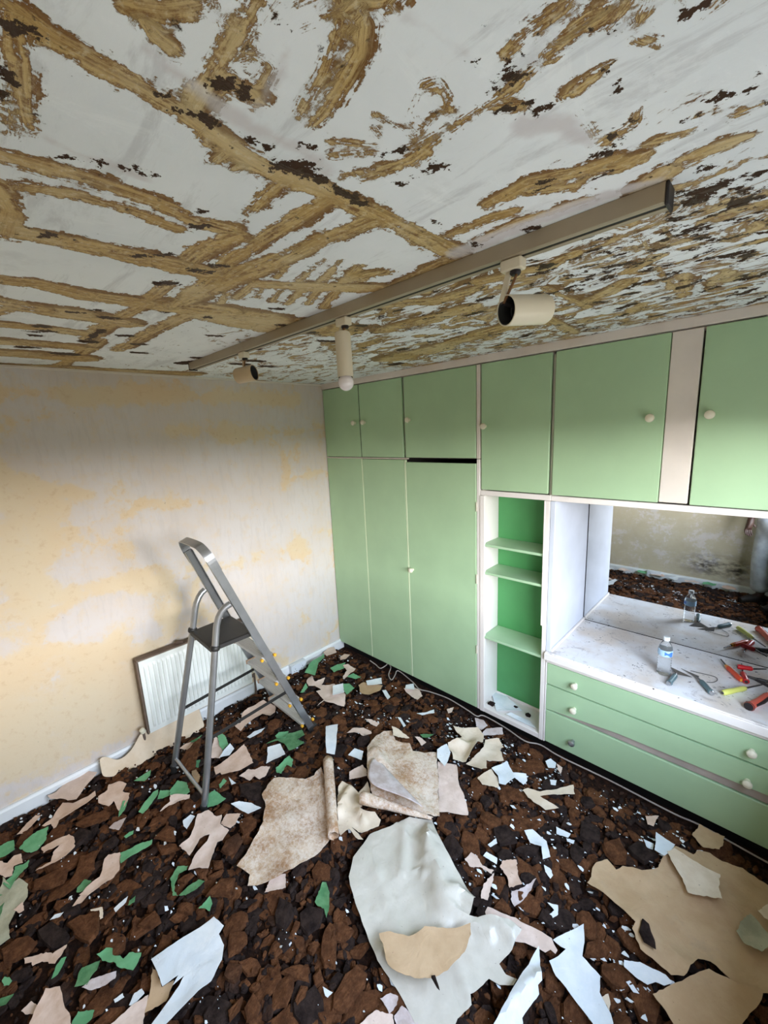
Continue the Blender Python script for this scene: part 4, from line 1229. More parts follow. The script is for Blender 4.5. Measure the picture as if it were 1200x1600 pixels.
def overhead(name, label, x0, x1, z0, doors, fillers=()):
    o = thing(name, label, 'cupboard')
    c = MB()
    c.box((x0, T + .004, z0), (x1, D, z0 + .018)).box((x0, T + .004, 2.34), (x1, D, 2.357)).box((x0, D - .01, z0), (x1, D, 2.357))
    for x in (x0, x1 - .018): c.box((x, T + .004, z0), (x + .018, D, 2.357))
    c.build('carcass', M['frieze'], o)
    for a, b, zb, kx, kz in doors:
        d = panel('door', a, b, zb, 2.352, o)
        knob(d, kx, 0, kz)
    for a, b, za, zb, mt in fillers: panel('filler_panel', a, b, za, zb, o, mt, .002)
    settle(o, ((x0 + x1) / 2, .3, z0))
    return o
overhead('overhead_cupboard', 'green overhead cupboard with a pair of knobs, above the wardrobe by the corner', 0.004, 0.895, 1.80,
    [(0.006, 0.440, 1.803, 0.392, 2.067), (0.448, 0.884, 1.803, 0.501, 2.067)], [(.4405, .4475, 1.803, 2.352, M['dark'])])
overhead('overhead_cupboard', 'green overhead cupboard with one knob above the widest wardrobe door', 0.896, 1.503, 1.80,
    [(0.904, 1.474, 1.803, 0.951, 2.062)], [(1.478, 1.503, 1.80, 2.352, M['frieze'])])
oc = overhead('overhead_cupboard', 'taller green overhead cupboard above the open shelf niche', 1.505, 1.943, 1.575,
    [(1.512, 1.925, 1.612, 1.539, 1.994)], [(1.505, 1.943, 1.575, 1.606, M['white'])])
oc2 = overhead('overhead_cupboard', 'long overhead cupboard with two big green doors above the mirror', 1.944, XR - .004, 1.575,
    [(1.947, 2.437, 1.609, 2.385, 1.995), (2.556, 3.05, 1.609, 2.598, 1.997)],
    [(1.944, XR - .004, 1.575, 1.604, M['white']), (2.440, 2.548, 1.612, 2.352, M['frieze'])])
box('catch_plate', (2.468, -.004, 1.633), (2.502, .004, 1.641), M['niche_green'], oc2)
oc2.children[-1].location = -Vector(oc2.location)

# shelf niche
sh = thing('shelf_unit', 'open white shelf niche with dark green back and three pale green shelves', 'shelf unit')
ND = 0.20
box('side_panel', (1.507, .0, .072), (1.522, D, 1.574), M['white'], sh)
box('side_panel', (1.930, .021, .072), (1.944, D, 1.574), M['white'], sh)
box('back_panel', (1.5225, ND, .10), (1.9295, ND + .012, 1.574), M['niche_green'], sh)
box('front_post', (1.505, -.003, .072), (1.536, .0195, 1.574), M['white'], sh)
box('front_post', (1.918, -.003, .072), (1.9425, .0195, 1.574), M['white'], sh)
box('post_strip', (1.909, -.004, .83), (1.9185, .0195, 1.574), M['white'], sh)
for z in (1.265, 1.080, 0.633):
    box('shelf', (1.5235, .004, z - .016), (1.909 if z > .83 else 1.929, ND - .001, z), M['door_edge'], sh)
box('bottom_board', (1.5225, -.001, .072), (1.9295, ND - .001, .105), M['white'], sh)
box('back_trim', (1.5225, ND - .008, .105), (1.9295, ND - .0005, .125), M['white'], sh)
box('plinth', (1.506, .04, 0), (1.944, .06, .071), M['black'], sh)
settle(sh, (1.72, .3, 0))

# drawer chest
dc = thing('drawer_chest', 'low green chest of three wide drawers with cream knobs under the worktop', 'drawers')
XE = 3.05
cb = MB()
for x in (1.946, XE - .016): cb.box((x, T + .002, .072), (x + .016, .54, .628))
cb.box((1.962, .53, .072), (XE, .54, .628)).box((1.962, T + .002, .072), (XE - .016, .53, .09))
cb.build('carcass', M['white'], dc)
box('front_rail', (1.946, .002, .605), (XE, .021, .630), M['white'], dc)
box('front_rail', (1.962, .0085, .297), (XE - .016, .0215, .347), simple('taupe_drawer_rail', rgb(176, 164, 156), .5), dc)
box('front_post', (1.9455, -.001, .072), (1.9545, .0215, .604), M['white'], dc)
for z0, z1, kz in ((.470, .602, .532), (.346, .463, .377), (.078, .293, .165)):
    if kz == .377:       # hangs askew: a taupe rail shows under its right half
        ol = [(1.956, .301), (2.35, .337), (XE - .006, .347), (XE - .006, .463), (1.956, .463)]
        d = mesh('drawer', [(x, y, z) for y in (0, .02) for x, z in ol], [(0, 1, 2, 3, 4), (9, 8, 7, 6, 5)] + [(i, 5 + i, 5 + (i + 1) % 5, (i + 1) % 5) for i in range(5)], M['door'], dc)
    else: d = panel('drawer', 1.956, XE - .006, z0, z1, dc)
    for kx in ((2.120, 2.868) if kz != .165 else (2.120,)): knob(d, kx, 0, kz)
    if kz == .165:
        d.children[0].data.materials[0] = M['alu']; d.children[0]['label'] = 'shiny metal knob'
box('plinth', (1.945, .04, 0), (XE, .06, .071), M['black'], dc)
settle(dc, (2.5, .3, 0))

# worktop, mirror, recess side panel
wt = thing('worktop', 'dusty white dressing worktop over the drawers, in front of the mirror', 'worktop')
box('top_board', (1.9445, -.018, .632), (XR - .004, .545, .682), M['worktop'], wt, .004)
box('front_lip', (1.9445, -.026, .634), (XR - .004, -.0185, .676), M['white'], wt)
box('edge_bead', (1.9725, .001, .682), (1.984, .544, .698), M['white'], wt)
settle(wt, (2.5, .27, .632))
rp = box('recess_side_panel', (1.9445, -.003, .6825), (1.972, .546, 1.574), M['panel_blue'])
tag(rp, 'bluish white side panel between the shelf niche and the mirror', 'side panel')
mi = thing('mirror', 'wide wall mirror standing on the worktop, reflecting the opposite wall', 'mirror')
box('mirror_glass', (1.977, .546, .684), (XR - .002, .551, 1.60), M['mirror'], mi, 0)
box('backing_board', (1.9725, .552, .66), (XR - .002, .565, 1.60), M['dark'], mi, 0)
settle(mi, (2.5, .55, .684))

# white cable along the plinth
CABLE = [(0.44, -.03, .05), (.50, -.02, .03), (.575, -.04, .035), (.60, .0, .05), (.60, .03, .055), (.65, .01, .05), (.70, -.07, .04), (.76, -.10, .035), (.745, -.04, .045), (.73, -.005, .055), (.76, .01, .05),
 (.916, -.02, .04), (1.005, -.05, .035), (1.084, -.025, .035), (1.235, .0, .035), (1.411, -.012, .03), (1.494, -.024, .03), (1.534, .005, .035), (1.696, .0, .03), (1.843, -.028, .03), (1.93, .004, .03), (2.055, -.011, .03), (2.316, -.003, .03), (2.613, -.01, .03), (2.729, 0, .03), (2.97, -.02, .03), (3.12, -.02, .03)]
def smooth_path(p, n=5):
    p = [Vector(a) for a in p]; o = []
    for i in range(len(p) - 1):
        a, b, c, d = p[max(i - 1, 0)], p[i], p[i + 1], p[min(i + 2, len(p) - 1)]
        for k in range(n):
            t = k / n
            o.append(0.5 * ((2 * b) + (c - a) * t + (2 * a - 5 * b + 4 * c - d) * t * t + (3 * b - a - 3 * c + d) * t ** 3))
    return o + [p[-1]]
tag(MB().tube(smooth_path(CABLE), .0042, 8).build('cable', M['cable'], None, True), 'thin dirty white cable lying along the black plinth', 'cable')

# ------------------------------------------------------------------ radiator
ra = thing('radiator', 'white ribbed panel radiator on the left wall behind the ladder', 'radiator')
y0, y1, z0, z1 = -1.650, -0.935, .155, .655
vs, fs = [], []
ny = 26
prof = []
pitchy = (y1 - y0 - .03) / ny
for i in range(ny):
    b = y0 + .015 + i * pitchy
    prof += [(b, .085), (b + pitchy * .30, .085), (b + pitchy * .40, .093), (b + pitchy * .90, .093)]
prof = [(y0, .062), (y0, .088)] + prof + [(y1, .088), (y1, .062)]
for z, k in ((z0, 0), (z0 + .03, 0), (z0 + .05, 1), (z1 - .05, 1), (z1 - .03, 0), (z1, 0)):
    for y, x in prof: vs.append((x if (k or x < .07) else .087, y, z))
n = len(prof)
for j in range(5):
    for i in range(n - 1): fs.append((j * n + i, j * n + i + 1, (j + 1) * n + i + 1, (j + 1) * n + i))
fs.append(tuple(range(n))); fs.append(tuple(5 * n + i for i in range(n))[::-1])
mesh('front_panel', vs, fs, M['radiator'], ra)
box('back_panel', (.02, y0 + .01, z0 + .01), (.040, y1 - .01, z1 - .01), M['radiator'], ra)
box('top_strip', (.022, y0 - .008, z1 - .012), (.080, y1 + .004, z1 + .008), M['dull_brown'], ra)
box('side_strip', (.022, y0 - .012, z0 - .01), (.076, y0 - .002, z1 - .003), M['dull_brown'], ra)
for y in (-1.45, -1.12): box('bracket', (.0005, y, z0 + .05), (.021, y + .03, z1 - .05), M['dull_brown'], ra)
MB().tube(smooth_path([(.03, -1.405, z1 + .009), (.05, -1.395, z1 + .016), (.06, -1.37, z1 + .010)], 4), [.013] * 8 + [.010], 8).build('grime_lump', M['dull_brown'], ra, True)
MB().tube([(.055, y1 - .02, z0 + .03), (.055, y1 + .035, z0 + .03)], .012, 10).tube([(.055, y1 + .035, z0 + .06), (.055, y1 + .035, .0)], .008, 10).build('inlet_pipe', M['dull_brown'], ra, True)
MB().lathe([(.014, 0), (.019, .006), (.02, .05), (.017, .062), (.008, .066)], (.055, y1 + .035, z0 + .055), (0, 0, 1), 14).build('valve', M['valve'], ra, True)
MB().tube([(.055, y0 + .02, z0 + .02), (.055, y0 - .03, z0 + .02), (.055, y0 - .03, 0)], .008, 10).build('outlet_pipe', M['dull_brown'], ra, True)
MB().lathe([(.012, 0), (.017, .005), (.016, .03), (.008, .036)], (.055, y0 - .03, z0 + .01), (.3, -.3, 1), 12).build('lockshield', M['valve'], ra, True)
settle(ra, (.05, -1.3, 0))

def socket(label, origin, along_, out):
    o = thing('wall_socket', label, 'socket')
    a, n = Vector(along_), Vector(out); u = Vector((0, 0, 1))
    mt = Matrix((a, n, u)).transposed().to_4x4(); mt.translation = Vector(origin)
    MB().box((-.074, .0, 0), (.074, .032, .086), .003, mt).build('back_box', M['socket'], o)
    MB().box((-.073, .0325, .001), (.073, .039, .085), .003, mt).build('face_plate', M['socket'], o)
    for sx in (-.036, .036):
        h = MB()
        for dx, dz, w, hh in ((0, .048, .004, .008), (-.011, .028, .007, .004), (.011, .028, .007, .004)):
            h.box((sx + dx - w / 2, .0385, dz - hh / 2), (sx + dx + w / 2, .0396, dz + hh / 2), 0, mt)
        h.build('socket_holes', M['black'], o)
        MB().box((sx - .006, .0388, .062), (sx + .006, .043, .076), .001, mt).build('switch', M['socket'], o)
    settle(o, origin)
socket('white double socket box on the left skirting between ladder and corner', (.019, -.50, .012), (0, 1, 0), (1, 0, 0))
socket('white double socket box on the opposite skirting, seen in the mirror', (1.82, YF + .019, .02), (-1, 0, 0), (0, 1, 0))

# curled wallpaper hanging below the radiator
strip_top = [(-1.325, .150), (-1.42, .158), (-1.50, .166), (-1.60, .178), (-1.687, .185), (-1.735, .112), (-1.79, .075), (-1.846, .064), (-1.885, .125), (-1.925, .135)]
strip_bot = [(-1.325, .02), (-1.42, .012), (-1.50, .008), (-1.60, .006), (-1.69, .006), (-1.74, .008), (-1.80, .008), (-1.85, .012), (-1.89, .02), (-1.935, .05)]
vs, fs = [], []
for i, (a, b) in enumerate(zip(strip_top, strip_bot)):
    for j in range(5):
        t = j / 4
        vs.append((.075 + .05 * (1 - t) ** 2 + .012 * math.sin(i * 1.3) - .02 * t, a[0] * t + b[0] * (1 - t), a[1] * t + b[1] * (1 - t)))
for i in range(len(strip_top) - 1):
    for j in range(4): fs.append((i * 5 + j, i * 5 + j + 1, i * 5 + j + 6, i * 5 + j + 5))
so = mesh('wallpaper_strip', vs, fs, P['strip'], None, True)
md = so.modifiers.new('t', 'SOLIDIFY'); md.thickness = .0015
md = so.modifiers.new('s', 'SUBSURF'); md.levels = md.render_levels = 2
tag(so, 'curled tan wallpaper strip fallen below the radiator against the skirting', 'wallpaper strip')

# ------------------------------------------------------------------ stepladder
la = thing('stepladder', 'aluminium stepladder with black platform standing before the radiator', 'ladder')
def near_rail(z): t = z / 1.42; return Vector((.700 + .03 * t, -.838 - .40 * z, z))
def far_rail(z): t = z / 1.42; return Vector((.250 + .195 * t, -.838 - .40 * z, z))
for rl, sgn in ((near_rail, 1), (far_rail, -1)):
    upv = Vector((0, -1, -.4)).normalized()
    cb_ = MB().bar(rl(.0) + Vector((sgn * .010, 0, 0)), rl(1.37) + Vector((sgn * .010, 0, 0)), .003, .044, upv, .001)
    for s2 in (-1, 1): cb_.bar(rl(.0) + upv * .0205 * s2, rl(1.37) + upv * .0205 * s2, .022, .003, upv, .001)
    cb_.build('front_rail', M['alu'], la)
tn, tf = near_rail(1.36), far_rail(1.36)
tn, tf = near_rail(1.30) + Vector((.013, 0, 0)), far_rail(1.30) + Vector((-.013, 0, 0))
up_r = Vector((0, -.371, .928))
arc = [tn, tn + Vector((.001, 0, 0)) + up_r * .08, tn + Vector((-.008, 0, 0)) + up_r * .115, tn + Vector((-.035, 0, 0)) + up_r * .148, tn + Vector((-.08, 0, 0)) + up_r * .162]
arc2 = [tf + Vector((.08, 0, 0)) + up_r * .162, tf + Vector((.035, 0, 0)) + up_r * .148, tf + Vector((.008, 0, 0)) + up_r * .115, tf + Vector((-.001, 0, 0)) + up_r * .08, tf]
lp = smooth_path(arc + arc2, 4); wv = Vector((0, -.928, -.371)) * .0235
vs, fs = [], []
for i, p in enumerate(lp):
    tg = (lp[min(i + 1, len(lp) - 1)] - lp[max(i - 1, 0)]).normalized(); nn = tg.cross(wv).normalized() * .003
    vs += [p + wv + nn, p - wv + nn, p - wv - nn, p + wv - nn]
for i in range(len(lp) - 1):
    for k in range(4): fs.append((4 * i + k, 4 * i + (k + 1) % 4, 4 * i + 4 + (k + 1) % 4, 4 * i + 4 + k))
fs += [(3, 2, 1, 0), tuple(4 * (len(lp) - 1) + k for k in range(4))]
mesh('top_loop', vs, fs, M['alu'], la)
def rear(p0, p1, p2, name='rear_leg'):
    p0, p1, p2 = Vector(p0), Vector(p1), Vector(p2)
    d = (p1 - p0).normalized(); k = p1 - d * .10
    pts = [p0, p0.lerp(k, .5), k] + [(k * (1 - t) ** 2 + 2 * (p1 + Vector((0, 0, .035))) * t * (1 - t) + p2 * t * t) for t in (.2, .4, .6, .8, 1)]
    return MB().tube(pts, .0155, 12, True, 1.2).build(name, M['alu'], la, True)
ln = [(.760, -1.607, .0), (.704, -1.378, 1.045), near_rail(1.10) + Vector((.006, -.03, 0))]
lf = [(.335, -1.617, .0), (.400, -1.368, 1.045), far_rail(1.10) + Vector((-.006, -.03, 0))]
rear(*ln); rear(*lf)
def along_leg(l, z):
    a, b = Vector(l[0]), Vector(l[1]); return a.lerp(b, z / b.z)
# platform
pf, pn = far_rail(.875), near_rail(.875)
q = [pf + Vector((.012, .02, 0)), pn + Vector((-.012, .02, 0)), along_leg(ln, .875) + Vector((-.012, -.02, 0)), along_leg(lf, .875) + Vector((.012, -.02, 0))]
vs = [a + Vector((0, 0, h)) for h in (-.022, 0) for a in q] + [a.lerp(sum(q, Vector()) / 4, .06) + Vector((0, 0, .004)) for a in q]
fs = [(3, 2, 1, 0), (8, 9, 10, 11)] + [(i, (i + 1) % 4, 4 + (i + 1) % 4, 4 + i) for i in range(4)] + [(4 + i, 4 + (i + 1) % 4, 8 + (i + 1) % 4, 8 + i) for i in range(4)]
mesh('platform', vs, fs, M['ladder_black'], la)
for z in (.10, .297, .495, .692):
    a, b = far_rail(z), near_rail(z)
    t = MB().box((a.x + .008, a.y - .040, z - .022), (b.x - .006, a.y + .042, z - .002), .002)
    for k in range(7): t.box((a.x + .012, a.y - .034 + k * .0115, z - .003), (b.x - .010, a.y - .029 + k * .0115, z + .0005), 0)
    tr = t.build('tread', M['alu_tread'], la)
    box('end_cap', (a.x + .012, a.y - .044, z - .024), (a.x + .026, a.y + .046, z + .003), M['tan_cap'], tr)
    for dy in (-.046, .040): MB().lathe([(.006, 0), (.010, .004), (.010, .016), (.006, .020)], (b.x + .002, b.y + dy, z - .006), (1, 0, 0), 10).build('plug', M['yellow'], tr, True)
for l, rl in ((lf, far_rail), (ln, near_rail)):
    MB().bar(along_leg(l, .39) + Vector((0, .015, 0)), rl(.39) + Vector((0, -.02, 0)), .006, .020).build('brace', M['ladder_black'], la)
MB().tube([along_leg(lf, .085), along_leg(ln, .085)], .010, 10).build('rear_strut', M['alu'], la, True)
for p in (near_rail(.0), far_rail(.0)): MB().box((p.x - .018, p.y - .034, -.002), (p.x + .018, p.y + .03, .045), .004).build('foot', M['ladder_black'], la)
for l in (ln, lf): MB().tube([Vector(l[0]) + Vector((0, 0, -.002)), along_leg(l, .04)], .024, 12).build('foot', M['ladder_black'], la, True)
for l in (ln, lf): MB().lathe([(.022, 0), (.026, .006), (.026, .02), (.022, .026)], along_leg(l, .862), Vector(l[1]) - Vector(l[0]), 12).build('collar', M['ladder_black'], la, True)
settle(la, (.5, -1.2, 0))

# ------------------------------------------------------------------ spotlight track on the ceiling
TY = -1.245
tk = thing('spotlight_track', 'long taupe spotlight track screwed along the patchy ceiling', 'track')
b = MB().box((.487, TY - .022, 2.366), (2.632, TY - .016, 2.3995), .001).box((.487, TY + .016, 2.366), (2.632, TY + .022, 2.3995), .001).box((.487, TY - .016, 2.388), (2.632, TY + .016, 2.3995), 0)
b.box((.487, TY - .016, 2.366), (2.632, TY - .006, 2.370), 0).box((.487, TY + .006, 2.366), (2.632, TY + .016, 2.370), 0)
b.build('rail', M['track'], tk)
box('slot', (.49, TY - .0055, 2.3672), (2.629, TY + .0055, 2.387), M['track_dark'], tk, 0)
box('end_cap', (2.6325, TY - .023, 2.360), (2.638, TY + .023, 2.3995), M['grip_black'], tk)
box('end_cap', (.481, TY - .023, 2.360), (.4865, TY + .023, 2.3995), M['grip_black'], tk)
settle(tk, (1.56, TY, 2.366))

def spot(label, ax, joint, back, front, r, mat, bulb):
    o = thing('track_spotlight', label, 'spotlight', group='spotlights on the ceiling track')
    joint, back, front = Vector(joint), Vector(back), Vector(front)
    MB().box((ax - .026, TY - .015, 2.340), (ax + .026, TY + .015, 2.3655), .003).build('adapter', M['lamp_cream'], o)
    MB().lathe([(.012, 0), (.013, .006), (.009, .010)], (ax + .006, TY, 2.340), (0, 0, -1), 12).build('swivel', M['grip_black'], o, True)
    MB().bar((ax - .010, TY, 2.340), joint, .008, .014, (1, 0, 0)).build('arm', mat, o)
    mid = (Vector((ax + .012, TY, 2.334)) + joint) / 2
    MB().tube(smooth_path([(ax + .010, TY, 2.334), mid + Vector((.012, -.008, .005)), joint + Vector((.004, 0, -.004))], 5), .0032, 8).build('flex', M['wire_brown'], o, True)
    d = (front - back); L = d.length
    shade = MB().lathe([(r * .35, -.004), (r * .92, 0), (r, .006), (r, L), (r * .93, L), (r * .93, L * .45), (r * .2, L * .45)], back, d, 28).build('shade', mat, o, True)
    MB().lathe([(r * .915, L * .452), (r * .915, L - .002), (r * .905, L - .002), (r * .905, L * .455), (.001, L * .455)], back, d, 28).build('lining', M['lamp_inside'], shade, True)
    MB().lathe([(r * .62, L * .46), (r * .62, L * .74), (r * .50, L * .74), (r * .50, L * .62), (r * .3, L * .62), (r * .3, L * .68), (.001, L * .68)], back, d, 20).build('lamp_holder', M['lamp_inside'], shade, True)
    MB().tube([joint, (back + front) / 2 + (joint - (back + front) / 2).normalized() * (r - .003)], .006, 8).build('pivot', M['grip_black'], o)
    if bulb:
        prof = [(r * .55, L * .75), (r * .6, L - .01)] + [(r * 1.0 * math.sin(math.radians(a)), L + r * .62 - r * 1.0 * math.cos(math.radians(a))) for a in range(50, 181, 13)]
        MB().lathe(prof, back, d, 24).build('bulb', M['bulb'], o, True)
    settle(o, (ax, TY, 2.366))
spot('cream spotlight nearest the drawers, with an open dark empty socket', 2.334, (2.316, -1.262, 2.275), (2.374, -1.152, 2.264), (2.326, -1.262, 2.254), .034, M['lamp_cream'], False)
spot('cream cylinder spotlight pointing down with a round white bulb', 1.731, (1.706, -1.256, 2.296), (1.728, -1.25, 2.318), (1.744, -1.262, 2.172), .0265, M['lamp_cream'], True)
spot('yellowed tan spotlight at the left wall end of the track, without a bulb', 1.046, (1.048, -1.25, 2.285), (1.030, -1.28, 2.262), (1.105, -1.235, 2.272), .034, M['lamp_tan'], False)

# ------------------------------------------------------------------ bottles and tools on the worktop
ZT = .682
def bottle(x, y, label, h=.20, r=.031, tilt=0, cap=True):
    o = thing('water_bottle', label, 'bottle', group='water bottles on the worktop')
    prof = [(.004, .002), (r * .8, 0), (r, .008)]
    for k in range(6): prof += [(r, .012 + k * .014), (r * .94, .018 + k * .014), (r, .024 + k * .014)]
    prof += [(r * .92, .104), (r, .112), (r, .142), (r * .93, .155), (r * .62, .176), (r * .42, .186), (r * .42, .194)]
    MB().lathe(prof, (x, y, ZT), (0, 0, 1), 24).build('body', M['bottle'], o, True)
    MB().lathe([(r + .0006, .110), (r + .0012, .1105), (r + .0012, .142), (r + .0006, .1425)], (x, y, ZT), (0, 0, 1), 24).build('label_sleeve', M['label_light'], o, True)
    for a0 in (-1.5, 2.2):
        vs = []
        for i in range(7):
            a = a0 + i * .2
            for z in (.116 + .006 * math.sin(i), .134 + .004 * math.cos(i * 1.3)): vs.append((x + (r + .0018) * math.cos(a), y + (r + .0018) * math.sin(a), ZT + z))
        mesh('label_patch', vs, [(2 * i, 2 * i + 2, 2 * i + 3, 2 * i + 1) for i in range(6)], M['label_blue'], o, True)
    if cap:
        MB().lathe([(.0145, .190), (.015, .192), (.015, .206), (.013, .209), (.001, .2095)], (x, y, ZT), (0, 0, 1), 20).build('cap', M['cap'], o, True)
    settle(o, (x, y, ZT))
bottle(2.500, .155, 'clear water bottle with white cap and blue label, the nearer one on the worktop')

def putty_knife(label, tip_l, tip_r, neck, h0, h1, bend=None):
    o = thing('putty_knife', label, 'scraper')
    z = ZT + .012
    a, b, n, p, q = [Vector((v[0], v[1], z)) for v in (tip_l, tip_r, neck, h0, h1)]
    side_ = (b - a).normalized()
    n1, n2 = n - side_ * .009, n + side_ * .009
    dn = Vector((0, 0, -.010))
    top = [a + dn, b + dn, n2, n1]
    vs = top + [v - Vector((0, 0, .0015)) for v in top]
    mesh('blade', vs, [(0, 1, 2, 3), (7, 6, 5, 4)] + [(i, 4 + i, 4 + (i + 1) % 4, (i + 1) % 4) for i in range(4)], M['steel'], o)
    MB().tube([n, p], .004, 8).build('shank', M['steel'], o)
    d = q - p
    MB().tube([p, p + d * .12, p + d * .4, p + d * .75, p + d * .93, q], [.007, .012, .0125, .0115, .014, .009], 12, True, 1.0).build('handle', M['teal'], o, True)
    MB().tube([p + d * .9, p + d * 1.04], [.0125, .010], 12).build('steel_cap', M['alu'], o, True)
    settle(o, (n.x, n.y, ZT))
putty_knife('wide dark putty knife whose teal handle points at the drawer edge, beside the bottle', (2.515, .245), (2.615, .205), (2.553, .175), (2.552, .160), (2.540, .052))
putty_knife('narrower putty knife with a teal handle lying right of the wide one', (2.560, .262), (2.640, .238), (2.632, .205), (2.652, .178), (2.705, .092))
tag(MB().tube(smooth_path([(2.60, .262, ZT + .004), (2.66, .272, ZT + .004), (2.70, .275, ZT + .004), (2.712, .25, ZT + .004), (2.70, .215, ZT + .004), (2.675, .195, ZT + .004)], 5), .0016, 6).build('wire_loop', M['steel'], None, True), 'thin bent wire lying behind the teal putty knife handles', 'wire')

def screwdriver(label, p, q, tip, hm, bm_, r=.012, collar=None):
    """handle p->q, blade q->tip"""
    o = thing('screwdriver', label, 'screwdriver', group='screwdrivers on the worktop')
    p, q, tip = [Vector((v[0], v[1], ZT + (v[2] if len(v) > 2 else r + .001))) for v in (p, q, tip)]
    d = q - p
    MB().tube([p, p + d * .05, p + d * .3, p + d * .55, p + d * .8, p + d * .95, q], [r * .6, r * .95, r, r * .85, r * .95, r * .8, r * .5], 10).build('handle', hm, o, True)
    MB().tube([q, q.lerp(tip, .8), tip], [.0042, .0035, .0028], 8).build('shaft', bm_, o, True)
    if collar: MB().tube([p + d * .88, q + d * .04], [r * .9, r * .6], 10).build('collar', collar, o, True)
    MB().tube([p - d * .01, p + d * .06], [r * .5, r * .8], 10).build('end_cap', collar or bm_, o, True)
    settle(o, (p.x, p.y, ZT))
screwdriver('orange screwdriver with amber ends pointing at the mirror, nearest the wire', (2.800, .300), (2.735, .405), (2.705, .470), M['orange'], M['grip_black'], .0135, M['amber'])
screwdriver('red screwdriver lying crosswise with its shaft toward the right edge', (2.775, .405, .030), (2.835, .425, .030), (2.885, .470, .028), M['red'], M['grip_black'], .013)
screwdriver('short red screwdriver under the crosswise one, handle toward the drawers', (2.818, .295), (2.800, .380), (2.790, .470, .02), M['red'], M['grip_black'], .0145)
screwdriver('yellow-green handled screwdriver nearest the worktop front', (2.742, .120), (2.820, .235), (2.875, .315), M['lime'], M['steel'], .0135)
kn = thing('utility_knife', 'salmon and black utility knife at the worktop front by the photo edge', 'knife')
kz = ZT + .016
kp = [Vector((2.838, .070, kz)), Vector((2.850, .098, kz)), Vector((2.872, .150, kz)), Vector((2.893, .205, kz + .002)), Vector((2.91, .25, kz))]
MB().tube(kp, [.020, .016, .0155, .016, .010], 12, True, 1.0).build('body', M['salmon'], kn, True)
MB().tube([kp[0] + (kp[0] - kp[1]) * .2, kp[0] + (kp[1] - kp[0]) * .2], [.017, .0208], 12).build('end_cap', M['grip_black'], kn, True)
MB().tube([kp[1] + Vector((.013, -.006, .004)), kp[2] + Vector((.013, -.006, .004)), kp[3] + Vector((.010, -.004, .004)), kp[4] + Vector((.004, 0, .003))], [.005, .008, .009, .006], 8).build('rubber_grip', M['grip_black'], kn, True)
settle(kn, (2.86, .15, ZT))
pr = thing('pliers', 'black pliers lying behind the yellow-green screwdriver at the right', 'pliers')
MB().tube(smooth_path([(2.845, .365, ZT + .010), (2.90, .372, ZT + .010), (2.97, .345, ZT + .010), (3.03, .33, ZT + .010)], 4), .0075, 8).build('handle', M['grip_black'], pr, True)
MB().tube(smooth_path([(2.845, .365, ZT + .010), (2.89, .335, ZT + .010), (2.96, .295, ZT + .010), (3.02, .27, ZT + .010)], 4), .0075, 8).build('handle', M['grip_black'], pr, True)
MB().tube([(2.855, .363, ZT + .010), (2.825, .368, ZT + .010), (2.79, .365, ZT + .009)], [.012, .009, .004], 8, True, .7).build('jaws', M['steel'], pr, True)
settle(pr, (2.85, .36, ZT))

# ------------------------------------------------------------------ torn paper on the floor
def inside(p, poly):
    c = False; n = len(poly); x, y = p
    for i in range(n):
        x1, y1 = poly[i]; x2, y2 = poly[i - 1]
        if (y1 > y) != (y2 > y) and x < (x2 - x1) * (y - y1) / (y2 - y1) + x1: c = not c
    return c
def parse(t):
    v = [float(a) / 1000 for a in t.split()]
    return list(zip(v[::2], v[1::2]))
def roughen(poly, rng, L=.03, j=.0035):
    o = []
    for i in range(len(poly)):
        a, b = Vector(poly[i]), Vector(poly[(i + 1) % len(poly)])
        d = b - a; n = max(1, int(d.length / L)); nr = Vector((-d.y, d.x)).normalized() if d.length > 1e-6 else Vector((0, 0))
        for k in range(n):
            o.append(a + d * k / n + (nr * rng.uniform(-j, j) if k else nr * 0))
    return o
def sheet_mesh(name, poly, zfun, cell, jag, rng):
    bm = bmesh.new()
    pts = roughen(roughen(poly, rng, .035, jag * 1.3), rng, max(.007, cell * .7), jag * .75)
    vs = [bm.verts.new((p[0], p[1], 0)) for p in pts]
    es = [bm.edges.new((vs[i], vs[(i + 1) % len(vs)])) for i in range(len(vs))]
    bmesh.ops.triangle_fill(bm, use_beauty=True, edges=es)
    for _ in range(5):
        lg = [e for e in bm.edges if e.calc_length() > cell * 1.5]
        if not lg: break
        bmesh.ops.subdivide_edges(bm, edges=lg, cuts=1)
        bmesh.ops.triangulate(bm, faces=bm.faces[:])
        bmesh.ops.beautify_fill(bm, faces=bm.faces[:], edges=[e for e in bm.edges if not e.is_boundary])
    bmesh.ops.recalc_face_normals(bm, faces=bm.faces[:])
    if bm.faces and sum(f.normal.z for f in bm.faces) < 0: bmesh.ops.reverse_faces(bm, faces=bm.faces[:])
    for v in bm.verts: v.co.z = zfun(v.co.x, v.co.y)
    me = bpy.data.meshes.new(name); bm.to_mesh(me); bm.free()
    return me
def bdist(p, poly):
    best = 9; P0 = Vector(p)
    for i in range(len(poly)):
        a, b = Vector(poly[i]), Vector(poly[i - 1]); d = b - a
        t = max(0, min(1, (P0 - a).dot(d) / (d.length_squared + 1e-12)))
        best = min(best, (P0 - a - d * t).length)
    return best
SHEETS = []
PAPER = {}
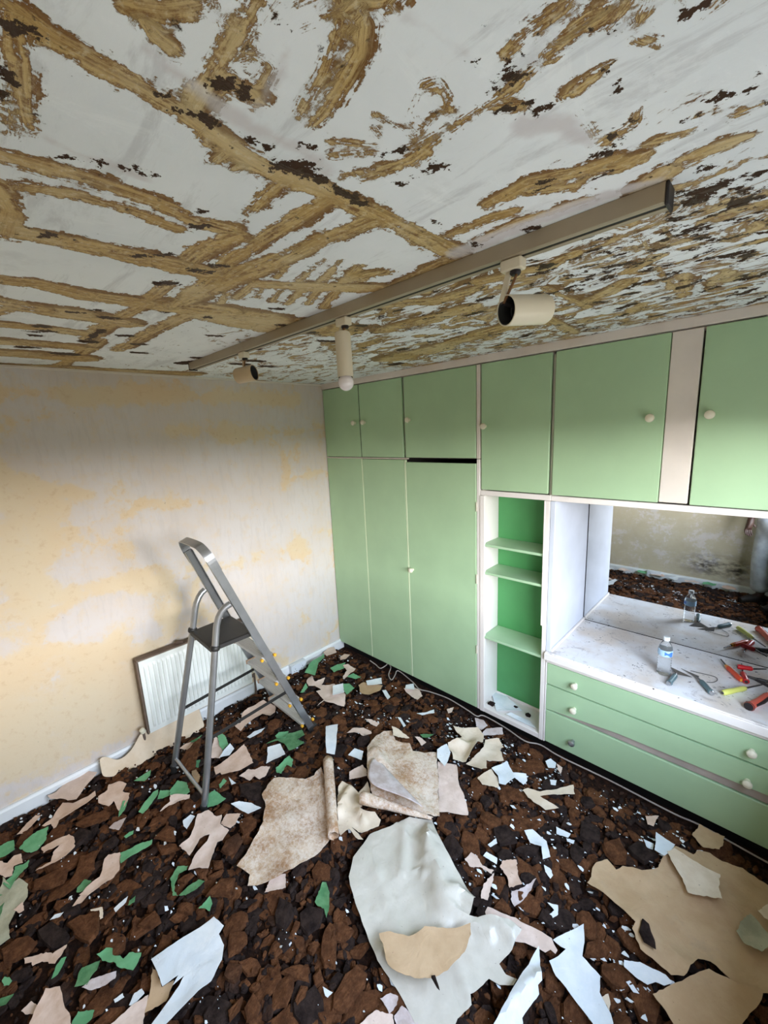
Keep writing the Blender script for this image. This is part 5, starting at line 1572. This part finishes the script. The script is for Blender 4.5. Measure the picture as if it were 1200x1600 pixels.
def paper(name, line, cat, extra=None, seed=0):
    col, z, curl, label, t = line.split('|')
    poly = parse(t); z = float(z) / 1000; curl = float(curl)
    rng = random.Random(label)
    xs = [p[0] for p in poly]; ys = [p[1] for p in poly]
    size = max(max(xs) - min(xs), max(ys) - min(ys))
    c0 = (sum(xs) / len(xs), sum(ys) / len(ys))
    sx, sy, off = rng.uniform(-.05, .05), rng.uniform(-.05, .05), rng.uniform(0, 50)
    amp = min(.016, .004 + size * .02)
    wdt = min(.06, size * .3)
    def zf(x, y):
        h = z + amp * .8 * fbm(x * 7 + off, y * 7, off) * (0.5 + curl) * 1.0
        if size < .3: h += sx * (x - c0[0]) + sy * (y - c0[1])
        d = bdist((x, y), poly)
        k = max(0, 1 - d / wdt) ** 2
        h += curl * k * (.5 + noise.noise((x * 9 + off, y * 9, 3.3))) * min(.022, size * .11)
        if extra: h += extra(x, y)
        return max(h, .012)
    cell = max(.008, min(.020, size * .09))
    me = sheet_mesh(name, poly, zf, cell, .0014 if col in ('white', 'vinyl') else .0036 if size > .12 else .0024, rng)
    for v in me.vertices: v.co.x -= c0[0]; v.co.y -= c0[1]; v.co.z -= z
    o = link(name, me, P[col], None, True)
    o.location = (c0[0], c0[1], z)
    md = o.modifiers.new('thickness', 'SOLIDIFY'); md.thickness = .0009; md.offset = -1
    md = o.modifiers.new('edges', 'EDGE_SPLIT'); md.split_angle = math.radians(48)
    tag(o, label, cat)
    SHEETS.append((poly, size)); PAPER[label] = o
    return o
def bump_line(a, b, w, h):
    a, b = Vector(a), Vector(b)
    def f(x, y):
        p = Vector((x, y)); d = b - a; t = max(0, min(1, (p - a).dot(d) / d.length_squared))
        q = (p - a - d * t).length / w
        return h * math.exp(-q * q)
    return f
def addf(*fs): return lambda x, y: sum(f(x, y) for f in fs)
EXTRA = {
 'largest cream': addf(bump_line((1.62, -1.00), (1.80, -1.02), .010, .010), bump_line((1.75, -.90), (1.88, -1.10), .014, .018), bump_line((1.80, -1.02), (1.84, -1.12), .008, .008), bump_line((1.70, -1.22), (2.0, -1.36), .02, .010), bump_line((2.05, -1.20), (2.24, -1.30), .018, .012), bump_line((2.12, -1.03), (2.29, -1.015), .012, .025), bump_line((1.80, -.96), (2.02, -1.13), .05, .055), bump_line((1.66, -.98), (1.80, -1.15), .022, .016), bump_line((2.03, -1.06), (2.27, -1.05), .030, .050), bump_line((1.93, -1.42), (2.06, -1.23), .03, .02), bump_line((2.06, -1.13), (2.20, -1.10), .02, .03)),
 'white spike': bump_line((2.40, -1.10), (2.33, -1.40), .022, .03),
 'crumpled off-white': addf(bump_line((1.66, -.30), (1.72, -.45), .035, .05), bump_line((1.50, -.38), (1.60, -.34), .03, .03)),
 'crumpled cream': addf(bump_line((1.30, -1.03), (1.36, -1.15), .025, .04), bump_line((1.44, -1.08), (1.50, -1.10), .018, .03)),
 'square mottled': addf(bump_line((1.22, -.75), (1.73, -.86), .03, .022), bump_line((1.20, -.70), (1.44, -.95), .05, .02)),
 'large mottled': addf(bump_line((1.04, -1.08), (1.36, -1.20), .03, .02), bump_line((1.00, -1.30), (1.40, -1.45), .1, .012)),
 'largest tan': addf(bump_line((2.35, -.66), (2.80, -.72), .06, .018), bump_line((2.60, -.60), (2.70, -.90), .05, .012)),
}
for ln_ in SCRAPS:
    lab = ln_.split('|')[3]
    ex = next((f for k, f in EXTRA.items() if lab.startswith(k) or k in lab[:24]), None)
    big = 'sheet' in lab[:40] or 'wallpaper' in lab[:44]
    paper('wallpaper_sheet' if big else 'paper_scrap', ln_, 'wallpaper' if big else 'paper scrap', ex)
for ln_ in NICHE_PAPERS: paper('paper_scrap', ln_, 'paper scrap')
# scraps lying by the opposite wall, seen in the mirror
rng = random.Random(77)
RL = ['white', 'pale', 'green', 'pink']
places = ['at the left end of the mirrored floor', 'second from the left along the opposite skirting', 'under the mirrored socket box', 'in the middle of the opposite skirting', 'before the stained part of the opposite wall', 'near the boots of the person', 'farther out before the opposite wall', 'between the person and the stained wall']
for i, pl_ in enumerate(places):
    cx_, cy_ = 1.32 + i * .18, YF + rng.uniform(.05, .13)
    n = 9
    pts = []
    for k in range(n):
        a = 2 * math.pi * k / n; r = rng.uniform(.025, .065)
        pts.append('%d %d' % ((cx_ + r * 1.4 * math.cos(a)) * 1000, (cy_ + r * math.sin(a)) * 1000))
    ck = ['white', 'pinkpale', 'green', 'pink'][i % 4]
    nm = {'white': 'white', 'pinkpale': 'pale pink', 'green': 'green', 'pink': 'pinkish beige'}[ck]
    paper('paper_scrap', '%s|%d|1.0|%s paper scrap %s|%s' % (ck, 55 + i * 3, nm, pl_, ' '.join(pts)), 'paper scrap')

# rolls that belong to the sheets
def roll(parent, p, q, r0, r1, turns, mat, seed=0):
    p, q = Vector(p), Vector(q); d = (q - p).normalized(); up = Vector((0, 0, 1)); s_ = d.cross(up).normalized()
    vs, fs = [], []; n, mseg = 14, 30
    for i in range(n + 1):
        t = i / n; c = p.lerp(q, t); r = r0 + (r1 - r0) * t + .002 * noise.noise((t * 6, seed, 0))
        for k in range(mseg + 1):
            a = -math.pi * .5 + k / mseg * turns * 2 * math.pi
            rr = r * (1 - .22 * k / mseg)
            vs.append(c + rr * (s_ * math.cos(a) + up * math.sin(a)) + d * .012 * noise.noise((k * .3, t, seed)) * (i in (0, n)))
    for i in range(n):
        for k in range(mseg): fs.append((i * (mseg + 1) + k, i * (mseg + 1) + k + 1, (i + 1) * (mseg + 1) + k + 1, (i + 1) * (mseg + 1) + k))
    o = mesh('rolled_edge', vs, fs, mat, None, True)
    md = o.modifiers.new('t', 'SOLIDIFY'); md.thickness = .0015
    o.parent = parent; o.matrix_parent_inverse = Matrix.Translation(-Vector(parent.location))
    return o
big1 = next(o for l, o in PAPER.items() if l.startswith('large mottled'))
big2 = next(o for l, o in PAPER.items() if l.startswith('square mottled'))
roll(big1, (1.066, -.985, .085), (1.455, -1.262, .085), .030, .027, 1.6, P['cork'], 1)
roll(big2, (1.405, -1.030, .090), (1.745, -.866, .070), .033, .007, 1.5, P['cork'], 2)
fold = [(1.223, -.759, .075), (1.424, -.826, .100), (1.734, -.862, .082), (1.654, -.880, .118), (1.53, -.93, .128), (1.405, -.985, .135), (1.300, -.880, .105)]
fo = mesh('folded_corner', fold, [(0, 1, 6), (1, 5, 6), (1, 4, 5), (1, 3, 4), (1, 2, 3)], P['pinkgrey'], None, True)
md = fo.modifiers.new('s', 'SUBSURF'); md.levels = md.render_levels = 3
md = fo.modifiers.new('t', 'SOLIDIFY'); md.thickness = .0015
fo.parent = big2; fo.matrix_parent_inverse = Matrix.Translation(-Vector(big2.location))

# ------------------------------------------------------------------ rubble of crumbled underlay
def flake_geo(poly, t, rng, dome=.25):
    """outline (x, y) -> slab: bottom ring, inset top ring, raised middle"""
    n = len(poly); cx_ = sum(p[0] for p in poly) / n; cy_ = sum(p[1] for p in poly) / n
    vs = [(p[0], p[1], 0) for p in poly]
    vs += [(cx_ + (p[0] - cx_) * rng.uniform(.84, .95), cy_ + (p[1] - cy_) * rng.uniform(.84, .95), t * rng.uniform(.75, 1.1)) for p in poly]
    vs += [(cx_ + (p[0] - cx_) * .45, cy_ + (p[1] - cy_) * .45, t * rng.uniform(.95, 1.35)) for p in poly]
    vs.append((cx_, cy_, t * rng.uniform(1.0, 1.3)))
    fs = []
    for i in range(n):
        j = (i + 1) % n
        fs += [(i, j, n + j, n + i), (n + i, n + j, 2 * n + j, 2 * n + i), (2 * n + i, 2 * n + j, 3 * n)]
    return vs, fs
def blob(rng, r, asp):
    n = rng.randint(6, 9); a0 = rng.uniform(0, 6.28); o = []
    for k in range(n):
        a = a0 + 2 * math.pi * (k + rng.uniform(-.3, .3)) / n; q = r * rng.uniform(.65, 1.1)
        o.append((q * asp * math.cos(a), q * math.sin(a)))
    return o
def set_tone(me, tone):
    at = me.attributes.new('tone', 'FLOAT', 'POINT')
    at.data.foreach_set('value', np.full(len(me.vertices), tone, np.float32) if np.isscalar(tone) else np.asarray(tone, np.float32))
def zone(x, y, dark):
    c = 'black-brown' if dark else 'reddish brown'
    if y > -.9 and x < 1.3: return c + ' underlay flake in the rubble before the wardrobe', c + ' flakes before the wardrobe'
    if x < .95 and y < -1.2: return c + ' underlay flake in the rubble between ladder and lower left corner', c + ' flakes at the lower left'
    if x > 1.55 and y > -1.0: return c + ' underlay flake in the rubble between the sheets and the drawers', c + ' flakes before the drawers'
    if y > -1.25: return c + ' underlay flake in the rubble among the middle wallpaper sheets', c + ' flakes among the middle sheets'
    return c + ' underlay flake in the rubble left of the largest cream sheet', c + ' flakes left of the cream sheet'
rng = random.Random(11)
n_flakes = 0
def flake_obj(me, loc, rot, tone, label=None, group=None):
    o = bpy.data.objects.new('underlay_flake', me); COL.objects.link(o)
    o.location = loc; o.rotation_euler = rot
    l, g = zone(loc[0], loc[1], tone < .4)
    tag(o, label or l, 'flake', group if label else g)
    return o
TAKEN = []
def custom_flake(poly, tone, z, rot=(0, 0, 0)):
    cx_ = sum(p[0] for p in poly) / len(poly); cy_ = sum(p[1] for p in poly) / len(poly)
    loc = [(p[0] - cx_, p[1] - cy_) for p in poly]
    loc = [tuple(v) for v in roughen(loc, rng, .025, .004)]
    vs, fs = flake_geo(loc, rng.uniform(.010, .016), rng)
    me = bpy.data.meshes.new('underlay_flake'); me.from_pydata(vs, [], fs); me.materials.append(M['flake']); set_tone(me, tone)
    TAKEN.append((cx_, cy_, max(math.hypot(*p) for p in loc)))
    return me, (cx_, cy_, z)
for ln_ in FLAKES:
    t, q = ln_.split('|')
    me, loc = custom_flake(parse(q), float(t), rng.uniform(.024, .034))
    flake_obj(me, loc, (rng.uniform(-.06, .06), rng.uniform(-.06, .06), 0), float(t)); n_flakes += 1
for ln_ in SPECIAL_FLAKES:
    t, z, lab, q = ln_.split('|')
    me, loc = custom_flake(parse(q), float(t), float(z) / 1000)
    flake_obj(me, loc, (.15, -.1, 0) if 'leaning' in lab else (0, 0, 0), float(t), lab); n_flakes += 1
protos = []
for k in range(26):
    tone = [1, .9, .8, .15, .0, .7, .95, .1][k % 8] + rng.uniform(-.05, .05)
    vs, fs = flake_geo(blob(rng, .042 * rng.uniform(.8, 1.3), rng.uniform(1.0, 2.0)), rng.uniform(.009, .018), rng)
    me = bpy.data.meshes.new('underlay_flake'); me.from_pydata(vs, [], fs); me.materials.append(M['flake']); set_tone(me, tone)
    protos.append((me, tone))
BIG = [p for p, s_ in SHEETS if s_ > .22]
tries = 0
while n_flakes < 292 and tries < 20000:
    tries += 1
    # nearer the camera first: those show largest
    d = 0.75 + 2.0 * rng.random() ** 1.3
    a = math.radians(134.3 + rng.uniform(-46, 46))
    x, y = CAM.x + d * math.cos(a), CAM.y + d * math.sin(a)
    if not (.05 < x < 3.05 and -2.5 < y < -.07): continue
    if any(inside((x, y), p) for p in BIG): continue
    if any(math.hypot(x - q[0], y - q[1]) < q[2] * .8 for q in TAKEN): continue
    me, tone = rng.choice(protos)
    TAKEN.append((x, y, .045))
    flake_obj(me, (x, y, rng.uniform(.016, .026)), (rng.uniform(-.18, .18), rng.uniform(-.18, .18), rng.uniform(0, 6.28)), tone)
    n_flakes += 1
# the uncounted rest: small flakes and crumbs
def heap(name, count, rmin, rmax, tmin, tmax, zlo, zhi, rng, label, cat, group=None):
    V, F, Tn = [], [], []
    for _ in range(count):
        x, y = rng.uniform(.03, XR - .03), rng.uniform(YF + .03, -.012)
        r = rmin + (rmax - rmin) * rng.random() ** 2
        near = min(1, (-y) / .10)
        if near < .6 and r > .02: continue
        vs, fs = flake_geo(blob(rng, r, rng.uniform(1, 2.2)), rng.uniform(tmin, tmax), rng)
        mt = Matrix.Translation((x, y, zlo + (zhi - zlo) * rng.random() * near)) @ Matrix.Rotation(rng.uniform(0, 6.28), 4, 'Z') @ Matrix.Rotation(rng.gauss(0, .16), 4, 'X') @ Matrix.Rotation(rng.gauss(0, .16), 4, 'Y')
        k = len(V)
        V += [tuple(mt @ Vector(v)) for v in vs]; F += [tuple(i + k for i in f) for f in fs]
        tone = rng.choice([1, .85, .7, .9, .2, .1, 0, .05, .3])
        Tn += [tone] * len(vs)
    me = bpy.data.meshes.new(name); me.from_pydata(V, [], F); set_tone(me, Tn)
    o = link(name, me, M['flake'])
    return tag(o, label, cat, group, 'stuff')
heap('underlay_rubble', 7500, .009, .040, .005, .014, -.004, .020, random.Random(3), 'dark brown crumbled underlay rubble covering the whole floor', 'rubble')
heap('underlay_crumbs', 6500, .003, .011, .003, .008, .004, .030, random.Random(4), 'small dark crumbs scattered between the brown underlay flakes', 'crumbs')
# white paint flecks
rng = random.Random(9)
V, F = [], []
centres = [(rng.uniform(.1, 2.9), rng.uniform(-2.4, -.1)) for _ in range(170)] + [(rng.uniform(1.4, 2.7), rng.uniform(-1.0, -.1)) for _ in range(110)]
for cx_, cy_ in centres:
    for _ in range(rng.randint(2, 9)):
        x, y = cx_ + rng.gauss(0, .035), cy_ + rng.gauss(0, .035)
        if not (.03 < x < 3.1 and YF + .05 < y < -.04): continue
        n = rng.randint(4, 8); r = .0016 + .011 * rng.random() ** 3; a0 = rng.uniform(0, 6)
        z = rng.uniform(.034, .042) if -y > .12 else .03
        tx, ty = rng.gauss(0, .2), rng.gauss(0, .2)
        k = len(V)
        ring = [(r * rng.uniform(.35, 1.7) * math.cos(a0 + 6.283 * i / n), r * rng.uniform(.35, 1.0) * math.sin(a0 + 6.283 * i / n)) for i in range(n)]
        V += [(x + p[0], y + p[1], z + p[0] * tx + p[1] * ty) for p in ring] + [(x + p[0], y + p[1], z + .001 + p[0] * tx + p[1] * ty) for p in ring]
        F += [tuple(range(k, k + n))[::-1], tuple(range(k + n, k + 2 * n))] + [(k + i, k + (i + 1) % n, k + n + (i + 1) % n, k + n + i) for i in range(n)]
tag(mesh('paint_flecks', V, F, P['white']), 'tiny white paint flecks sprinkled over the brown rubble', 'paint flecks', None, 'stuff')
# crumbs on the niche bottom
for (x, y, r, lab) in ((1.56, .06, .022, 'dark plaster crumb at the left front of the niche bottom'), (1.70, .13, .018, 'dark crumb behind the paper on the niche bottom'), (1.80, .11, .016, 'small dark crumb at the back of the niche bottom')):
    vs, fs = flake_geo(blob(rng, r, 1.3), .014, rng)
    me = bpy.data.meshes.new('crumb'); me.from_pydata(vs, [], fs); me.materials.append(M['flake']); set_tone(me, .15)
    o = bpy.data.objects.new('crumb', me); COL.objects.link(o); o.location = (x, y, .1055)
    tag(o, lab, 'crumb')

# ------------------------------------------------------------------ the photographer, seen in the mirror
BX, BY = 2.895, -2.32
PF, PR = Vector((-.70, .714, 0)), Vector((.714, .70, 0))
def L2W(r, f, u): return Vector((BX, BY, 0)) + PR * r + PF * f + Vector((0, 0, u))
def skin_obj(name, verts, edges, radii, root, mat, parent, sub=2):
    me = bpy.data.meshes.new(name); me.from_pydata([tuple(v) for v in verts], edges, [])
    o = link(name, me, mat, parent)
    md = o.modifiers.new('skin', 'SKIN'); md.use_smooth_shade = True
    if not me.skin_vertices: me.skin_vertices.new()
    for i, r in enumerate(radii):
        sv = me.skin_vertices[0].data[i]
        sv.radius = r if isinstance(r, tuple) else (r, r); sv.use_root = (i == root)
    md = o.modifiers.new('sub', 'SUBSURF'); md.levels = md.render_levels = sub
    return o
pe = thing('person', 'person in grey plastic overtrousers and black top, seen in the mirror', 'person')
lw = Vector((2.675, -2.20, .93)); rw = CAM - FWD * .085 + Vector((.03, -.02, -.085))
B = []; E_ = []; Rr = []
def bv(p, r, par=None):
    B.append(p); Rr.append(r); i = len(B) - 1
    if par is not None: E_.append((par, i))
    return i
pel = bv(L2W(0, 0, .93), (.135, .10))
sp = bv(L2W(0, .005, 1.12), (.13, .095), pel); ch = bv(L2W(0, .01, 1.30), (.15, .10), sp); nb = bv(L2W(0, 0, 1.43), .065, ch)
nk = bv(L2W(0, .012, 1.49), .052, nb); jw = bv(L2W(0, .03, 1.545), .068, nk); hd = bv(L2W(0, .02, 1.61), .085, jw); bv(L2W(0, .005, 1.675), .066, hd)
ns = bv(L2W(0, .118, 1.575), .012, jw)
for s_ in (-1, 1):
    hp = bv(L2W(.09 * s_, 0, .86), .09, pel); kn_ = bv(L2W(.105 * s_, .03, .48), .060, hp); an = bv(L2W(.11 * s_, -.01, .09), .040, kn_); bv(L2W(.125 * s_, .14, .045), .034, an)
def hand(wrist, fingers_dir, palm_n, side_v, curl, par):
    fd, pn, sv = Vector(fingers_dir).normalized(), Vector(palm_n).normalized(), Vector(side_v).normalized()
    pm = bv(wrist + fd * .055, (.036, .018), par)
    for k, (o_, l_) in enumerate(((-.030, .068), (-.010, .078), (.010, .074), (.029, .060))):
        b0 = bv(wrist + fd * .092 + sv * o_, .0095, pm)
        p1 = bv(B[b0] + (fd * math.cos(curl) + pn * math.sin(curl)) * l_ * .5, .0085, b0)
        bv(B[p1] + (fd * math.cos(curl * 2.2) + pn * math.sin(curl * 2.2)) * l_ * .5, .0072, p1)
    t0 = bv(wrist + fd * .035 - sv * .034, .0105, pm)
    bv(B[t0] + (fd * .7 - sv * .55 + pn * .35).normalized() * .045, .009, t0)
sl = bv(L2W(-.175, 0, 1.37), .055, ch); el = bv(L2W(-.245, .03, 1.13), .042, sl); wl_ = bv(lw, .029, el)
hand(lw, (-.12, .10, -1), PR, PF, .35, wl_)
sr = bv(L2W(.175, 0, 1.37), .055, ch); er = bv(L2W(.24, .06, 1.60), .042, sr); wr_ = bv(rw, .028, er)
hand(rw, UP * .9 - FWD * .25, FWD, RIGHT, .1, wr_)
body = skin_obj('body', B, E_, Rr, 0, M['skin'], pe)
skin_obj('overtrousers', [L2W(0, 0, 1.0), L2W(0, 0, .90), L2W(-.095, 0, .80), L2W(-.108, .03, .48), L2W(-.112, 0, .12), L2W(.095, 0, .80), L2W(.108, .03, .48), L2W(.112, 0, .12)],
    [(0, 1), (1, 2), (2, 3), (3, 4), (1, 5), (5, 6), (6, 7)], [(.178, .135), (.175, .138), .115, .092, .088, .115, .092, .088], 1, M['trousers'], pe, 3)
jk = skin_obj('jacket', [L2W(0, 0, .885), L2W(0, .005, 1.12), L2W(0, .01, 1.30), L2W(0, 0, 1.42), L2W(-.18, 0, 1.37), L2W(-.247, .03, 1.13), lw + Vector((-.02, -.03, .10)), L2W(.18, 0, 1.37), L2W(.24, .06, 1.60), rw + Vector((.04, -.04, -.09))],
    [(0, 1), (1, 2), (2, 3), (2, 4), (4, 5), (5, 6), (2, 7), (7, 8), (8, 9)], [(.172, .138), (.15, .115), (.168, .12), .08, .075, .058, .046, .075, .058, .046], 1, M['jacket'], pe)
MB().lathe([(.095 * math.sin(math.radians(a)), -.095 * math.cos(math.radians(a))) for a in range(88, 181, 8)], L2W(0, .005, 1.61), (PF * -.3 + Vector((0, 0, 1))), 20).build('hair', M['hair'], pe, True)
for s_ in (-1, 1):
    MB().lathe([(.011 * math.sin(math.radians(a)), -.011 * math.cos(math.radians(a))) for a in range(5, 180, 20)], L2W(.031 * s_, .092, 1.60), (0, 0, 1), 12).build('eye', M['eye'], pe, True)
    MB().tube([L2W(.084 * s_, .01, 1.575), L2W(.092 * s_, .0, 1.60), L2W(.088 * s_, .0, 1.63)], [.008, .014, .008], 8).build('ear', M['skin'], pe, True)
    MB().tube([L2W(.11 * s_, -.06, .05), L2W(.112 * s_, .0, .06), L2W(.122 * s_, .10, .05), L2W(.128 * s_, .19, .04)], [.04, .05, .047, .03], 12).build('boot', M['boot'], pe, True)
    MB().lathe([(.0055, 0), (.004, .002), (.0005, .0025)], L2W(.031 * s_, .1015, 1.60), PF, 10).build('iris', M['hair'], pe, True)
MB().tube([L2W(-.022, .100, 1.535), L2W(0, .108, 1.532), L2W(.022, .100, 1.535)], .005, 8).build('mouth', simple('lip', rgb(110, 62, 56)), pe, True)
settle(pe, (BX, BY, 0))
ph = thing('phone', 'black phone held up by the person', 'phone')
mt = Matrix((RIGHT, UP, -FWD)).transposed().to_4x4(); mt.translation = CAM - FWD * .030
MB().box((-.036, -.120, -.004), (.036, .030, .004), .003, mt).build('case', M['phone'], ph)
MB().lathe([(.007, .0), (.007, .003), (.005, .004)], CAM - FWD * .026, FWD, 14).build('lens', M['lamp_inside'], ph)
settle(ph, CAM - FWD * .03)
